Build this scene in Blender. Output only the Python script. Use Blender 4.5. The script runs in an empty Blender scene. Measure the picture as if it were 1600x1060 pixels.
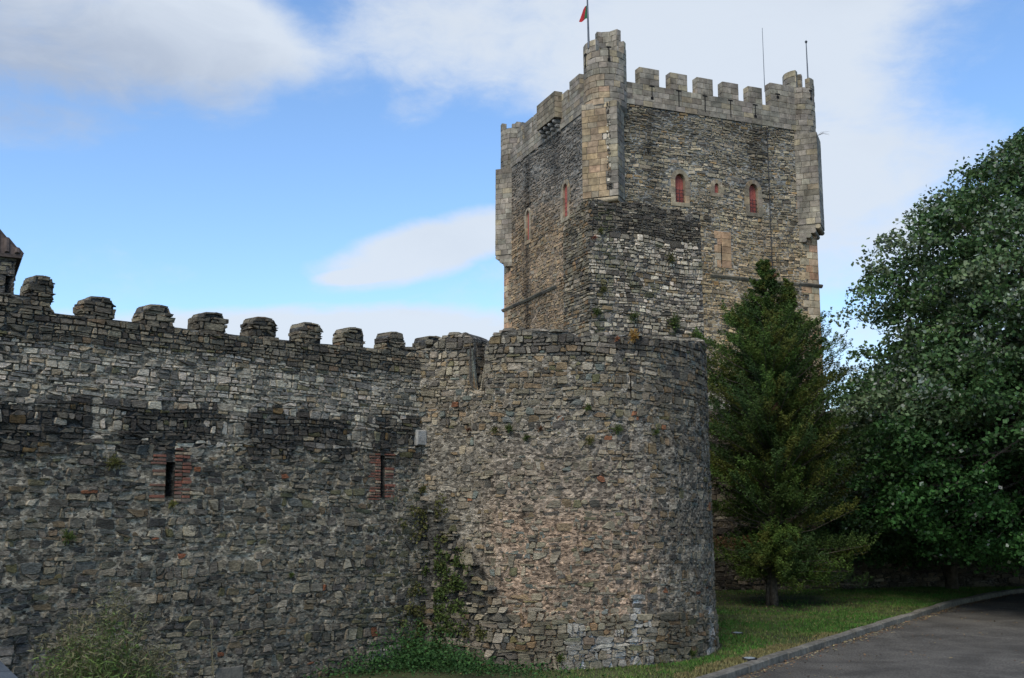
import bpy, math, random
import numpy as np
from mathutils import Vector, noise
R = math.radians
rnd = random.Random(7)
C = bpy.context.scene.collection
SC = bpy.context.scene

# ------------------------------------------------------------------ camera
F, PITCH, EYE = 1671.26, 0.157763, 2.6
cp, sp = math.cos(PITCH), math.sin(PITCH)
cam = bpy.data.cameras.new('camera'); co = bpy.data.objects.new('camera', cam); C.objects.link(co)
co.location = (0, 0, EYE); co.rotation_euler = (math.pi/2 + PITCH, 0, 0)
cam.sensor_width = 36; cam.lens = 36*F/1600; cam.clip_end = 4000; cam.clip_start = .1
SC.camera = co

def px(P):                       # world point -> photograph pixel (used for zoning and sizes)
    x, y, z = P[0], P[1], P[2]-EYE
    d = y*cp + z*sp
    if d < .1: return (-9999, -9999)
    return (800+F*x/d, 530-F*(-y*sp+z*cp)/d)
def at(x, y, Y):                 # point at depth Y seen at a pixel
    a, b = (x-800)/F, (530-y)/F
    k = Y/(cp-b*sp)
    return Vector((a*k, Y, EYE+k*(sp+b*cp)))
def on_line(x, y, A, e):         # (u, z) on the vertical plane through A along e
    a, b = (x-800)/F, (530-y)/F
    dx, dy, dz = a, cp-b*sp, sp+b*cp
    det = dx*(-e[1]) + dy*e[0]
    t = (A[0]*(-e[1]) + A[1]*e[0])/det
    P = (dx*t, dy*t)
    return (P[0]-A[0])*e[0]+(P[1]-A[1])*e[1], EYE+dz*t
def on_z(x, y, z):               # ground point
    a, b = (x-800)/F, (530-y)/F
    t = (z-EYE)/(sp+b*cp)
    return Vector((a*t, (cp-b*sp)*t, z))

# ------------------------------------------------------------------ world, sun, exposure
SUN_EL, SUN_AZ = 48, 205         # soft light from above, behind and left of the camera
SKY_STRENGTH, SUN_STRENGTH = .15, 1.6
W = bpy.data.worlds.new('World'); SC.world = W; W.use_nodes = True
nt = W.node_tree; N = nt.nodes; L = nt.links; N.clear()
def nd(t, **k):
    n = N.new(t)
    for a, b in k.items(): setattr(n, a, b)
    return n
def mth(op, a, b=None, c=None, clamp=False):
    n = nd('ShaderNodeMath', operation=op, use_clamp=clamp)
    for i, v in enumerate((a, b, c)):
        if v is None: continue
        if isinstance(v, (int, float)): n.inputs[i].default_value = v
        else: L.new(v, n.inputs[i])
    return n.outputs[0]
tc = nd('ShaderNodeTexCoord'); sep = nd('ShaderNodeSeparateXYZ'); L.new(tc.outputs['Generated'], sep.inputs[0])
az = mth('ARCTAN2', sep.outputs[0], sep.outputs[1]); el = mth('ARCSINE', sep.outputs[2])
def azel(x, y):
    v = (at(x, y, 10)-Vector((0, 0, EYE))).normalized(); return math.atan2(v.x, v.y), math.asin(v.z)
comb = nd('ShaderNodeCombineXYZ'); L.new(az, comb.inputs[0]); L.new(mth('MULTIPLY', el, 1.9), comb.inputs[1])
def noi(scale, det, rough, dist=0, vec=None, off=(0,0,0)):
    m = nd('ShaderNodeMapping'); m.inputs['Location'].default_value = off
    L.new(vec or comb.outputs[0], m.inputs[0])
    n = nd('ShaderNodeTexNoise'); n.inputs['Scale'].default_value = scale; n.inputs['Detail'].default_value = det
    n.inputs['Roughness'].default_value = rough; n.inputs['Distortion'].default_value = dist
    L.new(m.outputs[0], n.inputs['Vector']); return n.outputs['Fac']
n1 = noi(3.2, 9, .58, .5, off=(3.1, 1.7, 0)); n2 = noi(9, 8, .6, .7, off=(1, 5, 2))
n3 = noi(26, 8, .65, .4, off=(7, 2, 1))
wig = mth('SUBTRACT', n2, .5)
def blob(x, y, sx, sy, w, tilt=0, p=2, wob=.5):
    a0, e0 = azel(x, y); k = 1/1700
    da = mth('SUBTRACT', az, a0); de = mth('SUBTRACT', el, e0)
    c, s = math.cos(R(tilt)), math.sin(R(tilt))
    u = mth('DIVIDE', mth('ADD', mth('MULTIPLY', da, c), mth('MULTIPLY', de, s)), sx*k)
    v = mth('DIVIDE', mth('SUBTRACT', mth('MULTIPLY', de, c), mth('MULTIPLY', da, s)), sy*k)
    q = mth('ADD', mth('MULTIPLY', u, u), mth('MULTIPLY', v, v))
    q = mth('ADD', q, mth('MULTIPLY', wig, wob*4))
    g = mth('SUBTRACT', 1.0, mth('MULTIPLY', q, .5), clamp=True)
    return mth('MULTIPLY', g, w)
dens = mth('ADD', mth('MULTIPLY', mth('SUBTRACT', n1, .47), 2.0), mth('ADD', mth('MULTIPLY', wig, 1.3), mth('MULTIPLY', mth('SUBTRACT', n3, .5), .8)))
for b in [(80, 60, 330, 130, .95), (330, 70, 130, 70, .7), (60, 210, 140, 36, .5), (980, 60, 520, 120, 1.0),
          (1230, 170, 300, 190, .8), (1400, 400, 260, 210, .85), (675, 382, 165, 40, 2.2, 15, 2, .9), (480, 528, 420, 40, 1.9, 2, 2, .75), (560, 432, 60, 10, .8, 8, 2, .5), (640, 185, 60, 25, .35, 20),
          (360, 170, 60, 40, .4),
          (480, 270, 400, 130, -1.1), (1540, 130, 150, 150, -.75), (1490, 300, 120, 20, -.5, 15), (480, 20, 60, 40, -.5), (1320, 480, 90, 25, -.4, 5)]:
    dens = mth('ADD', dens, blob(*b))
mr = nd('ShaderNodeMapRange', interpolation_type='SMOOTHSTEP'); L.new(dens, mr.inputs[0])
mr.inputs[1].default_value = -.15; mr.inputs[2].default_value = 1.25
sky = nd('ShaderNodeTexSky', sky_type='NISHITA'); sky.sun_disc = False
sky.sun_elevation = R(SUN_EL); sky.sun_rotation = R(SUN_AZ); sky.air_density = 1.0; sky.dust_density = .6; sky.ozone_density = 1.6
skg = nd('ShaderNodeMix', data_type='RGBA', blend_type='MULTIPLY'); skg.inputs[0].default_value = 1
L.new(sky.outputs[0], skg.inputs[6]); skg.inputs[7].default_value = (.57, .67, .76, 1)
shade = nd('ShaderNodeMix', data_type='RGBA')    # cloud colour: thin bright, thick grey-blue
gray = mth('ADD', blob(40, 130, 330, 120, 1.0), mth('MULTIPLY', mth('SUBTRACT', n1, .5), .7), clamp=True)
L.new(gray, shade.inputs[0]); shade.inputs[6].default_value = (2.45, 2.68, 2.98, 1); shade.inputs[7].default_value = (1.45, 1.68, 2.1, 1)
mix = nd('ShaderNodeMix', data_type='RGBA'); L.new(mth('MULTIPLY', mr.outputs[0], .93), mix.inputs[0]); L.new(skg.outputs[2], mix.inputs[6]); L.new(shade.outputs[2], mix.inputs[7])
bg = nd('ShaderNodeBackground'); bg.inputs[1].default_value = SKY_STRENGTH; L.new(mix.outputs[2], bg.inputs[0])
wo = nd('ShaderNodeOutputWorld'); L.new(bg.outputs[0], wo.inputs[0])
sun = bpy.data.lights.new('sun', 'SUN'); sun.energy = SUN_STRENGTH; sun.angle = R(35); sun.color = (1, .90, .76)
so = bpy.data.objects.new('sun', sun); C.objects.link(so)
sd = Vector((math.sin(R(SUN_AZ))*math.cos(R(SUN_EL)), math.cos(R(SUN_AZ))*math.cos(R(SUN_EL)), math.sin(R(SUN_EL))))
so.rotation_euler = sd.to_track_quat('Z', 'Y').to_euler()
SC.view_settings.view_transform = 'Standard'; SC.view_settings.look = 'None'
SC.view_settings.exposure = 1.0; SC.view_settings.gamma = 1.0; SC.view_settings.use_curve_mapping = False

# ------------------------------------------------------------------ materials
def mat(name, color=(.2, .2, .2), rough=.9, attr=False, nscale=6, namp=.35, bump=.5, bscale=30, bdist=.02, speck=0, speck_col=(.5, .5, .48),
        metal=0, trans=0, big=0, flat=1, chips=0):
    m = bpy.data.materials.new(name); m.use_nodes = True
    t = m.node_tree; n = t.nodes; l = t.links; b = n['Principled BSDF']; b.inputs['Roughness'].default_value = rough
    b.inputs['Metallic'].default_value = metal
    b.inputs['Specular IOR Level'].default_value = .25
    geo = n.new('ShaderNodeNewGeometry')
    vec = geo.outputs['Position']
    if flat != 1:
        mp = n.new('ShaderNodeMapping'); mp.inputs['Scale'].default_value = (1, 1, flat); l.new(vec, mp.inputs[0]); vec = mp.outputs[0]
    def noise_(s, d=6, r=.6, dist=0):
        x = n.new('ShaderNodeTexNoise'); x.inputs['Scale'].default_value = s; x.inputs['Detail'].default_value = d
        x.inputs['Roughness'].default_value = r; x.inputs['Distortion'].default_value = dist
        l.new(vec, x.inputs['Vector']); return x.outputs['Fac']
    if attr:
        a = n.new('ShaderNodeAttribute'); a.attribute_name = 'col'; base = a.outputs['Color']
    else:
        a = n.new('ShaderNodeRGB'); a.outputs[0].default_value = (*color, 1); base = a.outputs[0]
    f = noise_(nscale)
    mrn = n.new('ShaderNodeMapRange'); mrn.inputs[1].default_value = .3; mrn.inputs[2].default_value = .7
    mrn.inputs[3].default_value = 1-namp; mrn.inputs[4].default_value = 1+namp; l.new(f, mrn.inputs[0])
    mul = n.new('ShaderNodeVectorMath'); mul.operation = 'SCALE'; l.new(base, mul.inputs[0]); l.new(mrn.outputs[0], mul.inputs['Scale'])
    out = mul.outputs[0]
    if big:
        f2 = noise_(big, 4, .55, .5)
        m2 = n.new('ShaderNodeMapRange'); m2.inputs[1].default_value = .35; m2.inputs[2].default_value = .65
        m2.inputs[3].default_value = .68; m2.inputs[4].default_value = 1.25; l.new(f2, m2.inputs[0])
        mu2 = n.new('ShaderNodeVectorMath'); mu2.operation = 'SCALE'; l.new(out, mu2.inputs[0]); l.new(m2.outputs[0], mu2.inputs['Scale']); out = mu2.outputs[0]
    if speck:
        f3 = noise_(nscale*3.3, 8, .72)
        m3 = n.new('ShaderNodeMapRange'); m3.inputs[1].default_value = .60; m3.inputs[2].default_value = .70; m3.inputs[4].default_value = speck; l.new(f3, m3.inputs[0])
        mx = n.new('ShaderNodeMix'); mx.data_type = 'RGBA'; l.new(m3.outputs[0], mx.inputs[0]); l.new(out, mx.inputs[6]); mx.inputs[7].default_value = (*speck_col, 1)
        out = mx.outputs[2]
    if chips:
        vo = n.new('ShaderNodeTexVoronoi'); vo.inputs['Scale'].default_value = chips; vo.inputs['Randomness'].default_value = 1
        dn = n.new('ShaderNodeVectorMath'); dn.operation = 'ADD'; nz = n.new('ShaderNodeTexNoise'); nz.inputs['Scale'].default_value = chips*.7; l.new(vec, nz.inputs['Vector'])
        ds = n.new('ShaderNodeVectorMath'); ds.operation = 'SCALE'; ds.inputs['Scale'].default_value = .8/chips; l.new(nz.outputs['Color'], ds.inputs[0]); l.new(vec, dn.inputs[0]); l.new(ds.outputs[0], dn.inputs[1]); l.new(dn.outputs[0], vo.inputs['Vector'])
        sx = n.new('ShaderNodeSeparateColor'); l.new(vo.outputs['Color'], sx.inputs[0])
        m4 = n.new('ShaderNodeMapRange'); m4.inputs[3].default_value = .22; m4.inputs[4].default_value = 1.55; l.new(sx.outputs[0], m4.inputs[0])
        mu4 = n.new('ShaderNodeVectorMath'); mu4.operation = 'SCALE'; l.new(out, mu4.inputs[0]); l.new(m4.outputs[0], mu4.inputs['Scale']); out = mu4.outputs[0]
    l.new(out, b.inputs['Base Color'])
    if bump:
        bn = n.new('ShaderNodeBump'); bn.inputs['Strength'].default_value = bump; bn.inputs['Distance'].default_value = bdist
        l.new(noise_(bscale, 8, .68), bn.inputs['Height']); l.new(bn.outputs[0], b.inputs['Normal'])
    if trans:
        tr = n.new('ShaderNodeBsdfTranslucent'); l.new(out, tr.inputs[0]); ms = n.new('ShaderNodeMixShader'); ms.inputs[0].default_value = trans
        l.new(b.outputs[0], ms.inputs[1]); l.new(tr.outputs[0], ms.inputs[2]); l.new(ms.outputs[0], n['Material Output'].inputs[0])
    return m
M = dict(
    stone=mat('rubble_stone', attr=True, nscale=16, namp=.5, bump=1.0, bscale=24, bdist=.05, speck=.5, big=1.3, flat=2.6),
    farstone=mat('far_rubble_stone', attr=True, nscale=5, namp=.4, bump=.8, bscale=9, bdist=.08, speck=.3, big=.35, flat=2),
    mortar=mat('lime_mortar', attr=True, nscale=14, namp=.5, bump=1.0, bscale=22, bdist=.09, speck=.3, big=1.1, rough=.95, flat=1.8, chips=17),
    farmortar=mat('far_mortar', attr=True, nscale=3, namp=.4, bump=.8, bscale=8, bdist=.1, big=.3, rough=.95, flat=2, chips=4.5),
    ashlar=mat('granite_ashlar', attr=True, nscale=3.2, namp=.38, bump=.6, bscale=10, bdist=.04, speck=.3, speck_col=(.3, .3, .27), big=.45),
    brick=mat('red_brick', attr=True, nscale=25, namp=.35, bump=.7, bscale=60, bdist=.01, speck=.25, speck_col=(.4, .36, .32)),
    slit_black=mat('painted_slit_dark', (.008, .008, .008), bump=0),  # near-black paint for the shaded inside of slits that have no recess
    shutter=mat('red_painted_wood', (.30, .085, .065), rough=.7, nscale=9, namp=.35, bump=.3, bscale=20),
    iron=mat('dark_iron', (.03, .03, .032), rough=.5, metal=.6, bump=0),
    pole=mat('grey_metal_pole', (.10, .11, .12), rough=.45, metal=.5, bump=0),
    bark=mat('bark', (.085, .072, .055), nscale=9, namp=.45, bump=1, bscale=18, bdist=.05),
    needle=mat('conifer_foliage', attr=True, nscale=3, namp=.35, bump=0, rough=.75, trans=.18),
    leaf=mat('linden_leaf', attr=True, nscale=2, namp=.2, bump=0, rough=.6, trans=.2),
    weed=mat('weed_leaf', attr=True, nscale=6, namp=.3, bump=0, rough=.8, trans=.2),
    grass=mat('lawn_grass', attr=True, nscale=2.5, namp=.35, bump=0, rough=.85, trans=.15),
    lawn=mat('lawn_soil', (.052, .058, .022), nscale=1.6, namp=.5, bump=.8, bscale=40, bdist=.03, big=.5),
    asphalt=mat('worn_asphalt', (.088, .082, .07), nscale=30, namp=.6, bump=.9, bscale=60, bdist=.02, speck=.6, speck_col=(.23, .21, .17), big=1.1),
    kerb=mat('granite_kerb', (.15, .14, .115), nscale=10, namp=.4, bump=.7, bscale=40, bdist=.02, big=1.2),
    soil=mat('earth_ground', (.07, .06, .045), nscale=1.3, namp=.5, bump=.9, bscale=14, bdist=.05, big=.2),
    tile=mat('old_clay_tile', (.065, .05, .042), nscale=6, namp=.4, bump=.4, bscale=20),
    flagm=mat('flag_cloth', attr=True, nscale=3, namp=.05, bump=0, rough=.8, trans=.3),
    lampglass=mat('lamp_glass', (.35, .4, .42), rough=.15, nscale=9, namp=.2, bump=0),
    litter=mat('dry_leaf', attr=True, nscale=5, namp=.3, bump=0, rough=.9),
)

# ------------------------------------------------------------------ object helpers
def tag(o, label=None, cat=None, group=None, kind=None):
    if label: o['label'] = label
    if cat: o['category'] = cat
    if group: o['group'] = group
    if kind: o['kind'] = kind
    return o
def empty(name, loc=(0, 0, 0), rz=0):
    o = bpy.data.objects.new(name, None); C.objects.link(o); o.location = loc; o.rotation_euler = (0, 0, rz); return o
class MB:
    def __init__(s): s.v = []; s.f = []; s.c = []
    def add(s, v, f, col=(.2, .2, .2)):
        k = len(s.v); s.v.extend(v); s.f.extend([tuple(i+k for i in q) for q in f]); s.c.extend([col]*len(v))
    def box(s, o, a, b, c, col=(.2, .2, .2)):      # corner o, edge vectors a b c
        o, a, b, c = map(Vector, (o, a, b, c))
        v = [o, o+a, o+a+b, o+b, o+c, o+a+c, o+a+b+c, o+b+c]
        f = [(3, 2, 1, 0), (4, 5, 6, 7), (0, 1, 5, 4), (1, 2, 6, 5), (2, 3, 7, 6), (3, 0, 4, 7)]
        if a.cross(b).dot(c) < 0: f = [tuple(reversed(q)) for q in f]
        s.add(v, f, col)
    def tube(s, pts, r, n=8, col=(.2, .2, .2), cap=True):
        pts = [Vector(p) for p in pts]
        if not hasattr(r, '__len__'): r = [r]*len(pts)
        k = len(s.v); ref = None
        for i, p in enumerate(pts):
            d = (pts[min(i+1, len(pts)-1)]-pts[max(i-1, 0)]).normalized()
            if ref is None: ref = d.orthogonal().normalized()
            ref = (ref-d*ref.dot(d)).normalized(); q = d.cross(ref)
            for j in range(n):
                t = 2*math.pi*j/n; s.v.append(p+(ref*math.cos(t)+q*math.sin(t))*r[i]); s.c.append(col)
        for i in range(len(pts)-1):
            for j in range(n):
                a = k+i*n+j; b = k+i*n+(j+1) % n; s.f.append((a, b, b+n, a+n))
        if cap: s.f.append(tuple(k+j for j in reversed(range(n)))); s.f.append(tuple(k+(len(pts)-1)*n+j for j in range(n)))
    def build(s, name, m, parent=None, smooth=False, origin=None):
        me = bpy.data.meshes.new(name); vs = s.v
        if origin is not None: o_ = Vector(origin); vs = [Vector(v)-o_ for v in vs]
        me.from_pydata([tuple(v) for v in vs], [], s.f); me.update()
        at_ = me.attributes.new('col', 'FLOAT_COLOR', 'POINT')
        if s.c: at_.data.foreach_set('color', np.array([(*c, 1) for c in s.c], dtype=np.float32).ravel())
        me.materials.append(m)
        if smooth: me.polygons.foreach_set('use_smooth', [True]*len(me.polygons))
        o = bpy.data.objects.new(name, me); C.objects.link(o)
        if origin is not None: o.location = origin
        if parent: o.parent = parent
        return o

# ------------------------------------------------------------------ masonry
class Path:                      # plan polyline -> (u) -> point and outward normal (right-hand side of travel = outward)
    def __init__(s, pts, smooth=False, batter=0, zref=0):
        s.p = [Vector((p[0], p[1])) for p in pts]; s.b = batter; s.zr = zref
        s.u = [0]
        for a, b in zip(s.p, s.p[1:]): s.u.append(s.u[-1]+(b-a).length)
        s.len = s.u[-1]
        sn = []
        for a, b in zip(s.p, s.p[1:]):
            d = (b-a).normalized(); sn.append(Vector((d.y, -d.x)))
        s.sn = sn
        s.vn = [sn[0]]+[((x+y).normalized()/max(.5, math.sqrt((1+x.dot(y))/2))) for x, y in zip(sn, sn[1:])]+[sn[-1]]
        s.smooth = smooth
    def __call__(s, u, z, h=0):
        i = 0
        while i < len(s.p)-2 and u > s.u[i+1]: i += 1
        t = (u-s.u[i])/(s.u[i+1]-s.u[i]); tt = min(max(t, 0), 1)
        P = s.p[i].lerp(s.p[i+1], t); n = s.vn[i].lerp(s.vn[i+1], tt)
        if not s.smooth:
            L_ = s.u[i+1]-s.u[i]; e = .06; n = s.sn[i]
            if i > 0 and t*L_ < e: n = s.vn[i].lerp(n, max(t, 0)*L_/e)
            elif i < len(s.p)-2 and (1-t)*L_ < e: n = s.vn[i+1].lerp(n, max(1-t, 0)*L_/e)
        h = h+s.b*(s.zr-z)
        return Vector((P.x+n.x*h, P.y+n.y*h, z))

def rubble_cells(u0, u1, z0, z1, w, h, rg, split=None, messy=.5):
    """roughly coursed rubble: wavering beds, leaning joints, blocks that stop short of their bed, thin packing stones"""
    mfn = messy if callable(messy) else (lambda a, b, m_=messy: m_); messy = .5; out = []; z = z0-h*.3; k = 0; sd = rg.uniform(0, 99); prev = 0
    bed = lambda u, k_: noise.noise(Vector((u*1.1, k_*7.3, sd)))*h*.55*(.6+messy)+noise.noise(Vector((u*.35, sd, 1.7)))*h*1.1
    while z < z1+h:
        rh = h*rg.choice((.5, .65, .8, 1.0, 1.15, 1.4, 1.7))*rg.uniform(.85, 1.15)
        u = u0-w*rg.random(); thin = rg.uniform(.8, 1.25)
        while u < u1+w:
            cw = w*thin*rg.choice((.4, .6, .8, 1.0, 1.0, 1.25, 1.6, 1.9))*rg.uniform(.85, 1.15)*(1.1 if rh < h*.7 else 1)
            cw = max(cw, rh*.55); cu = u+cw/2; messy = mfn(cu, z)
            b0, b1, t0, t1 = z+bed(u, k), z+bed(u+cw, k), z+rh+bed(u, k+1), z+rh+bed(u+cw, k+1)
            l0, l1 = rg.uniform(-.16, .16)*rh*(1+messy), rg.uniform(-.16, .16)*rh*(1+messy)
            J_ = lambda s_=1.0: rg.uniform(-.13, .13)*rh*messy*s_
            def quad(ua, ub, a0, a1, c0, c1):
                um = (ua+ub)/2+J_(2)
                p = [(ua+J_()-l0*.5, a0+J_()), (um, (a0+a1)/2-abs(J_(1.2))), (ub+J_()-l1*.5, a1+J_()), (ub+J_()+l1*.5, c1+J_()), (um+J_(2), (c0+c1)/2+abs(J_(1.4))), (ua+J_()+l0*.5, c0+J_())]
                if rg.random() < .22*messy: p.pop(rg.choice((0, 2, 3, 5)))
                out.append(p)
            sp = rg.random() < (split(cu, z+rh/2) if split else .18)
            if sp and rh > h*.75:
                f = rg.uniform(.3, .7); m0, m1 = b0+(t0-b0)*f+J_(), b1+(t1-b1)*f+J_()
                quad(u, u+cw, b0, b1, m0, m1)
                if rg.random() < .4: c_ = u+cw*rg.uniform(.35, .65); mm = (m0+m1)/2; quad(u, c_, m0, mm, t0, (t0+t1)/2); quad(c_, u+cw, mm, m1, (t0+t1)/2, t1)
                else: quad(u, u+cw, m0, m1, t0, t1)
            else:
                if rg.random() < .22 and rh > h*.7:      # short block with a sliver of packing above it
                    f = rg.uniform(.68, .86); m0, m1 = b0+(t0-b0)*f, b1+(t1-b1)*f
                    quad(u, u+cw, b0, b1, m0, m1); c_ = u+cw*rg.uniform(.3, .8)
                    quad(u, c_, m0, m1, t0, t1)
                else: quad(u, u+cw, b0, b1, t0, t1)
            u += cw
        z += rh; k += 1
    return out
def ashlar_cells(u0, u1, z0, z1, w, h, rg, vary=.3):
    out = []; n = max(1, round((z1-z0)/h)); zs = [z0]
    for i in range(n): zs.append(z0+(z1-z0)*(i+1)/n+(rg.uniform(-.08, .08)*h if i < n-1 else 0))
    for a, b in zip(zs, zs[1:]):
        us = [u0]
        while us[-1] < u1: us.append(us[-1]+w*rg.uniform(1-vary, 1+vary)*(rg.uniform(.3, 1) if len(us) == 1 else 1))
        if len(us) > 2 and u1-us[-2] < w*.35: us.pop(-2)
        us[-1] = u1
        for c, d in zip(us, us[1:]):
            if d-c > .02: out.append([(c, a), (d, a), (d, b), (c, b)])
    return out

def masonry(name, cells, path, style, parent, m, rg, top=None, u_rng=None, bot=None, holes=(), joint=.012, rough=True, maxparts=300, minpx=70,
            depth=.03, part_parent=None, ragged=0):
    """every cell becomes a stone; the largest in the photograph are objects, the rest one joined mesh"""
    items = []
    for poly in cells:
        cu = sum(p[0] for p in poly)/len(poly); cz = sum(p[1] for p in poly)/len(poly)
        if u_rng and not (u_rng[0] <= cu <= u_rng[1]): continue
        if top and cz > top(cu)-.01: continue
        if bot is not None and cz < bot: continue
        if any(a < cu < b and c < cz < d for a, b, c, d in holes): continue
        q = px(path(cu, cz)); st = style(q[0], q[1], cu, cz, rg)
        if st is None: continue
        col, h, shrink = st
        if rough:                                   # cut corners, wobble
            r1 = []; n = len(poly)
            for i in range(n):
                a, b = poly[i], poly[(i+1) % n]
                l_ = math.hypot(b[0]-a[0], b[1]-a[1])
                if l_ < joint*1.5: continue
                for t in ((.12, .88) if l_ > joint*4 else (.5,)): r1.append((a[0]+(b[0]-a[0])*t, a[1]+(b[1]-a[1])*t))
            if len(r1) < 3: continue
            poly = r1
        ring = []; 
        for (a, b) in poly:
            da, db = a-cu, b-cz; l_ = math.hypot(da, db)+1e-6; s = max(.35, 1-joint/l_)*shrink
            if rough: s *= rg.uniform(.94, 1.04)
            a, b = cu+da*s, cz+db*s
            if u_rng: a = min(max(a, u_rng[0]+.004), u_rng[1]-.004)
            if bot is not None: b = max(b, bot)
            if top: b = min(b, top(a)+rg.uniform(-ragged, ragged))
            for (x0, x1, y0, y1) in holes:
                if x0 < a < x1 and y0 < b < y1:
                    if cu <= x0: a = x0
                    elif cu >= x1: a = x1
                    elif cz <= y0: b = y0
                    else: b = y1
            ring.append((a, b))
        n = len(ring); ins = rg.uniform(.82, .95) if rough else .965
        if not rough:
            L2 = min(max(p[0] for p in ring)-min(p[0] for p in ring), max(p[1] for p in ring)-min(p[1] for p in ring)); ins = 1-min(.3, .03/max(L2, .05))
        tu, tz = (rg.uniform(-.16, .16), rg.uniform(-.2, .2)) if rough else (rg.uniform(-.012, .012), rg.uniform(-.012, .012))
        V = [path(a, b, -depth) for a, b in ring]+[path(a, b, h*.55) for a, b in ring]
        for a, b in ring:
            a2, b2 = cu+(a-cu)*ins, cz+(b-cz)*ins
            V.append(path(a2, b2, h+tu*(a2-cu)+tz*(b2-cz)+(rg.uniform(-.12, .12)*h if rough else 0)))
        Fc = []
        for i in range(n):
            j = (i+1) % n; Fc.append((i, j, j+n, i+n)); Fc.append((i+n, j+n, j+2*n, i+2*n))
        Fc.append(tuple(range(2*n, 3*n)))
        qs = [px(v) for v in V[n:2*n]]
        ar = abs(sum(qs[i][0]*qs[(i+1) % n][1]-qs[(i+1) % n][0]*qs[i][1] for i in range(n))/2)
        if not (-30 < q[0] < 1630 and -30 < q[1] < 1090): ar = 0
        items.append((ar, V, Fc, col))
    items.sort(key=lambda t: -t[0])
    big = [t for t in items[:maxparts] if t[0] >= minpx]; rest = items[len(big):]
    for ar, V, Fc, col in big:
        b = MB(); b.add(V, Fc, col); cen = sum(V, Vector())/len(V)
        b.build(name, m, part_parent or parent, origin=cen)
    if rest:
        b = MB()
        for ar, V, Fc, col in rest: b.add(V, Fc, col)
        tag(b.build('small_'+name+'s', m, part_parent or parent), kind='stuff')

EXTRA_U = []
def core(path, z0, top, u0, u1, parent, m, colf, step=.14, thick=.6, holes=(), jig=.02, name='core', hole_depth=.5, seed=1, off=0):
    """mortar body behind the stones: rough gridded face, top, back and ends; openings are real recesses"""
    rg = random.Random(seed)
    us = {u0, u1} | {x for x in EXTRA_U if u0 < x < u1}; n = max(1, int((u1-u0)/step)); us |= {u0+(u1-u0)*i/n for i in range(n+1)}
    for s in path.u: 
        if u0 < s < u1: us.add(s)
    zmax = max(top(u) for u in us); zs = {z0, zmax}; n = max(1, int((zmax-z0)/step)); zs |= {z0+(zmax-z0)*i/n for i in range(n+1)}
    for a, b, c, d in holes: us |= {a, b}; zs |= {c, d}
    us = sorted(us); zs = sorted(zs); b = MB(); id_ = {}
    hu = {x for h_ in holes for x in h_[:2]}; hz = {x for h_ in holes for x in h_[2:]}
    for i, u in enumerate(us):
        t = top(u)
        for j, z in enumerate(zs):
            zz = min(z, t); e = 0 if (u in hu and z in hz) else jig
            P = path(u, zz, off+noise.noise(Vector((u*5, zz*5, seed)))*e*1.5+rg.uniform(-e, e)*.6)
            id_[i, j] = len(b.v); b.v.append(P); q = px(P); b.c.append(colf(q[0], q[1], u, zz))
    for i in range(len(us)-1):
        for j in range(len(zs)-1):
            cu, cz = (us[i]+us[i+1])/2, (zs[j]+zs[j+1])/2
            if zs[j] >= max(top(us[i]), top(us[i+1])): continue
            if any(x0 < cu < x1 and y0 < cz < y1 for x0, x1, y0, y1 in holes): continue
            b.f.append((id_[i, j], id_[i+1, j], id_[i+1, j+1], id_[i, j+1]))
    gc = colf(0, 0, 0, 0)
    tv = []
    for i in range(len(us)-1):
        a, c = us[i], us[i+1]; ta, tb = top(a), top(c)
        b.add([path(a, ta, .0), path(c, tb, .0), path(c, tb, -thick), path(a, ta, -thick)], [(0, 1, 2, 3)], b.c[id_[i, len(zs)-1]])
        b.add([path(a, z0, -thick), path(c, z0, -thick), path(c, tb, -thick), path(a, ta, -thick)], [(3, 2, 1, 0)], b.c[id_[i, 0]])
    for u, o_ in ((u0, 1), (u1, -1)):
        f = (0, 1, 2, 3) if o_ < 0 else (3, 2, 1, 0)
        b.add([path(u, z0, 0), path(u, z0, -thick), path(u, top(u), -thick), path(u, top(u), 0)], [f], b.c[0])
    for x0, x1, y0, y1 in holes:
        Fq = lambda u, z, h: path(u, z, h)
        v = [Fq(x0, y0, .02), Fq(x1, y0, .02), Fq(x1, y1, .02), Fq(x0, y1, .02)]+[Fq(x0, y0, -hole_depth), Fq(x1, y0, -hole_depth), Fq(x1, y1, -hole_depth), Fq(x0, y1, -hole_depth)]
        b.add(v, [(0, 4, 5, 1), (1, 5, 6, 2), (2, 6, 7, 3), (3, 7, 4, 0), (4, 7, 6, 5)], tuple(x*.5 for x in gc))
    return b.build(name, m, parent)

# ------------------------------------------------------------------ stone colours (what the stone itself is)
def pick(rg, table):
    t = rg.random()*sum(w for w, _ in table)
    for w, c in table:
        t -= w
        if t <= 0: break
    k = rg.uniform(.8, 1.22); j = [rg.uniform(.975, 1.025) for _ in range(3)]
    return tuple(min(.85, x*k*y*w_) for x, y, w_ in zip(c, j, (1.19, 1.04, .82)))
LIGHT = [(5, (.40, .40, .385)), (3, (.31, .31, .30)), (2, (.18, .19, .20)), (1.0, (.30, .27, .215)), (1, (.10, .105, .11))]
MIXED = [(3.4, (.19, .187, .17)), (3, (.135, .137, .132)), (1.7, (.07, .073, .076)), (1.8, (.25, .24, .205)), (1.0, (.165, .14, .105)), (.6, (.115, .135, .145)), (.6, (.33, .33, .31)), (.1, (.2, .09, .055))]
DARK = [(4, (.055, .055, .055)), (3.5, (.085, .084, .08)), (1.2, (.13, .13, .125)), (.5, (.08, .10, .115)), (.4, (.12, .09, .05)), (.3, (.32, .33, .33))]
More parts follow.
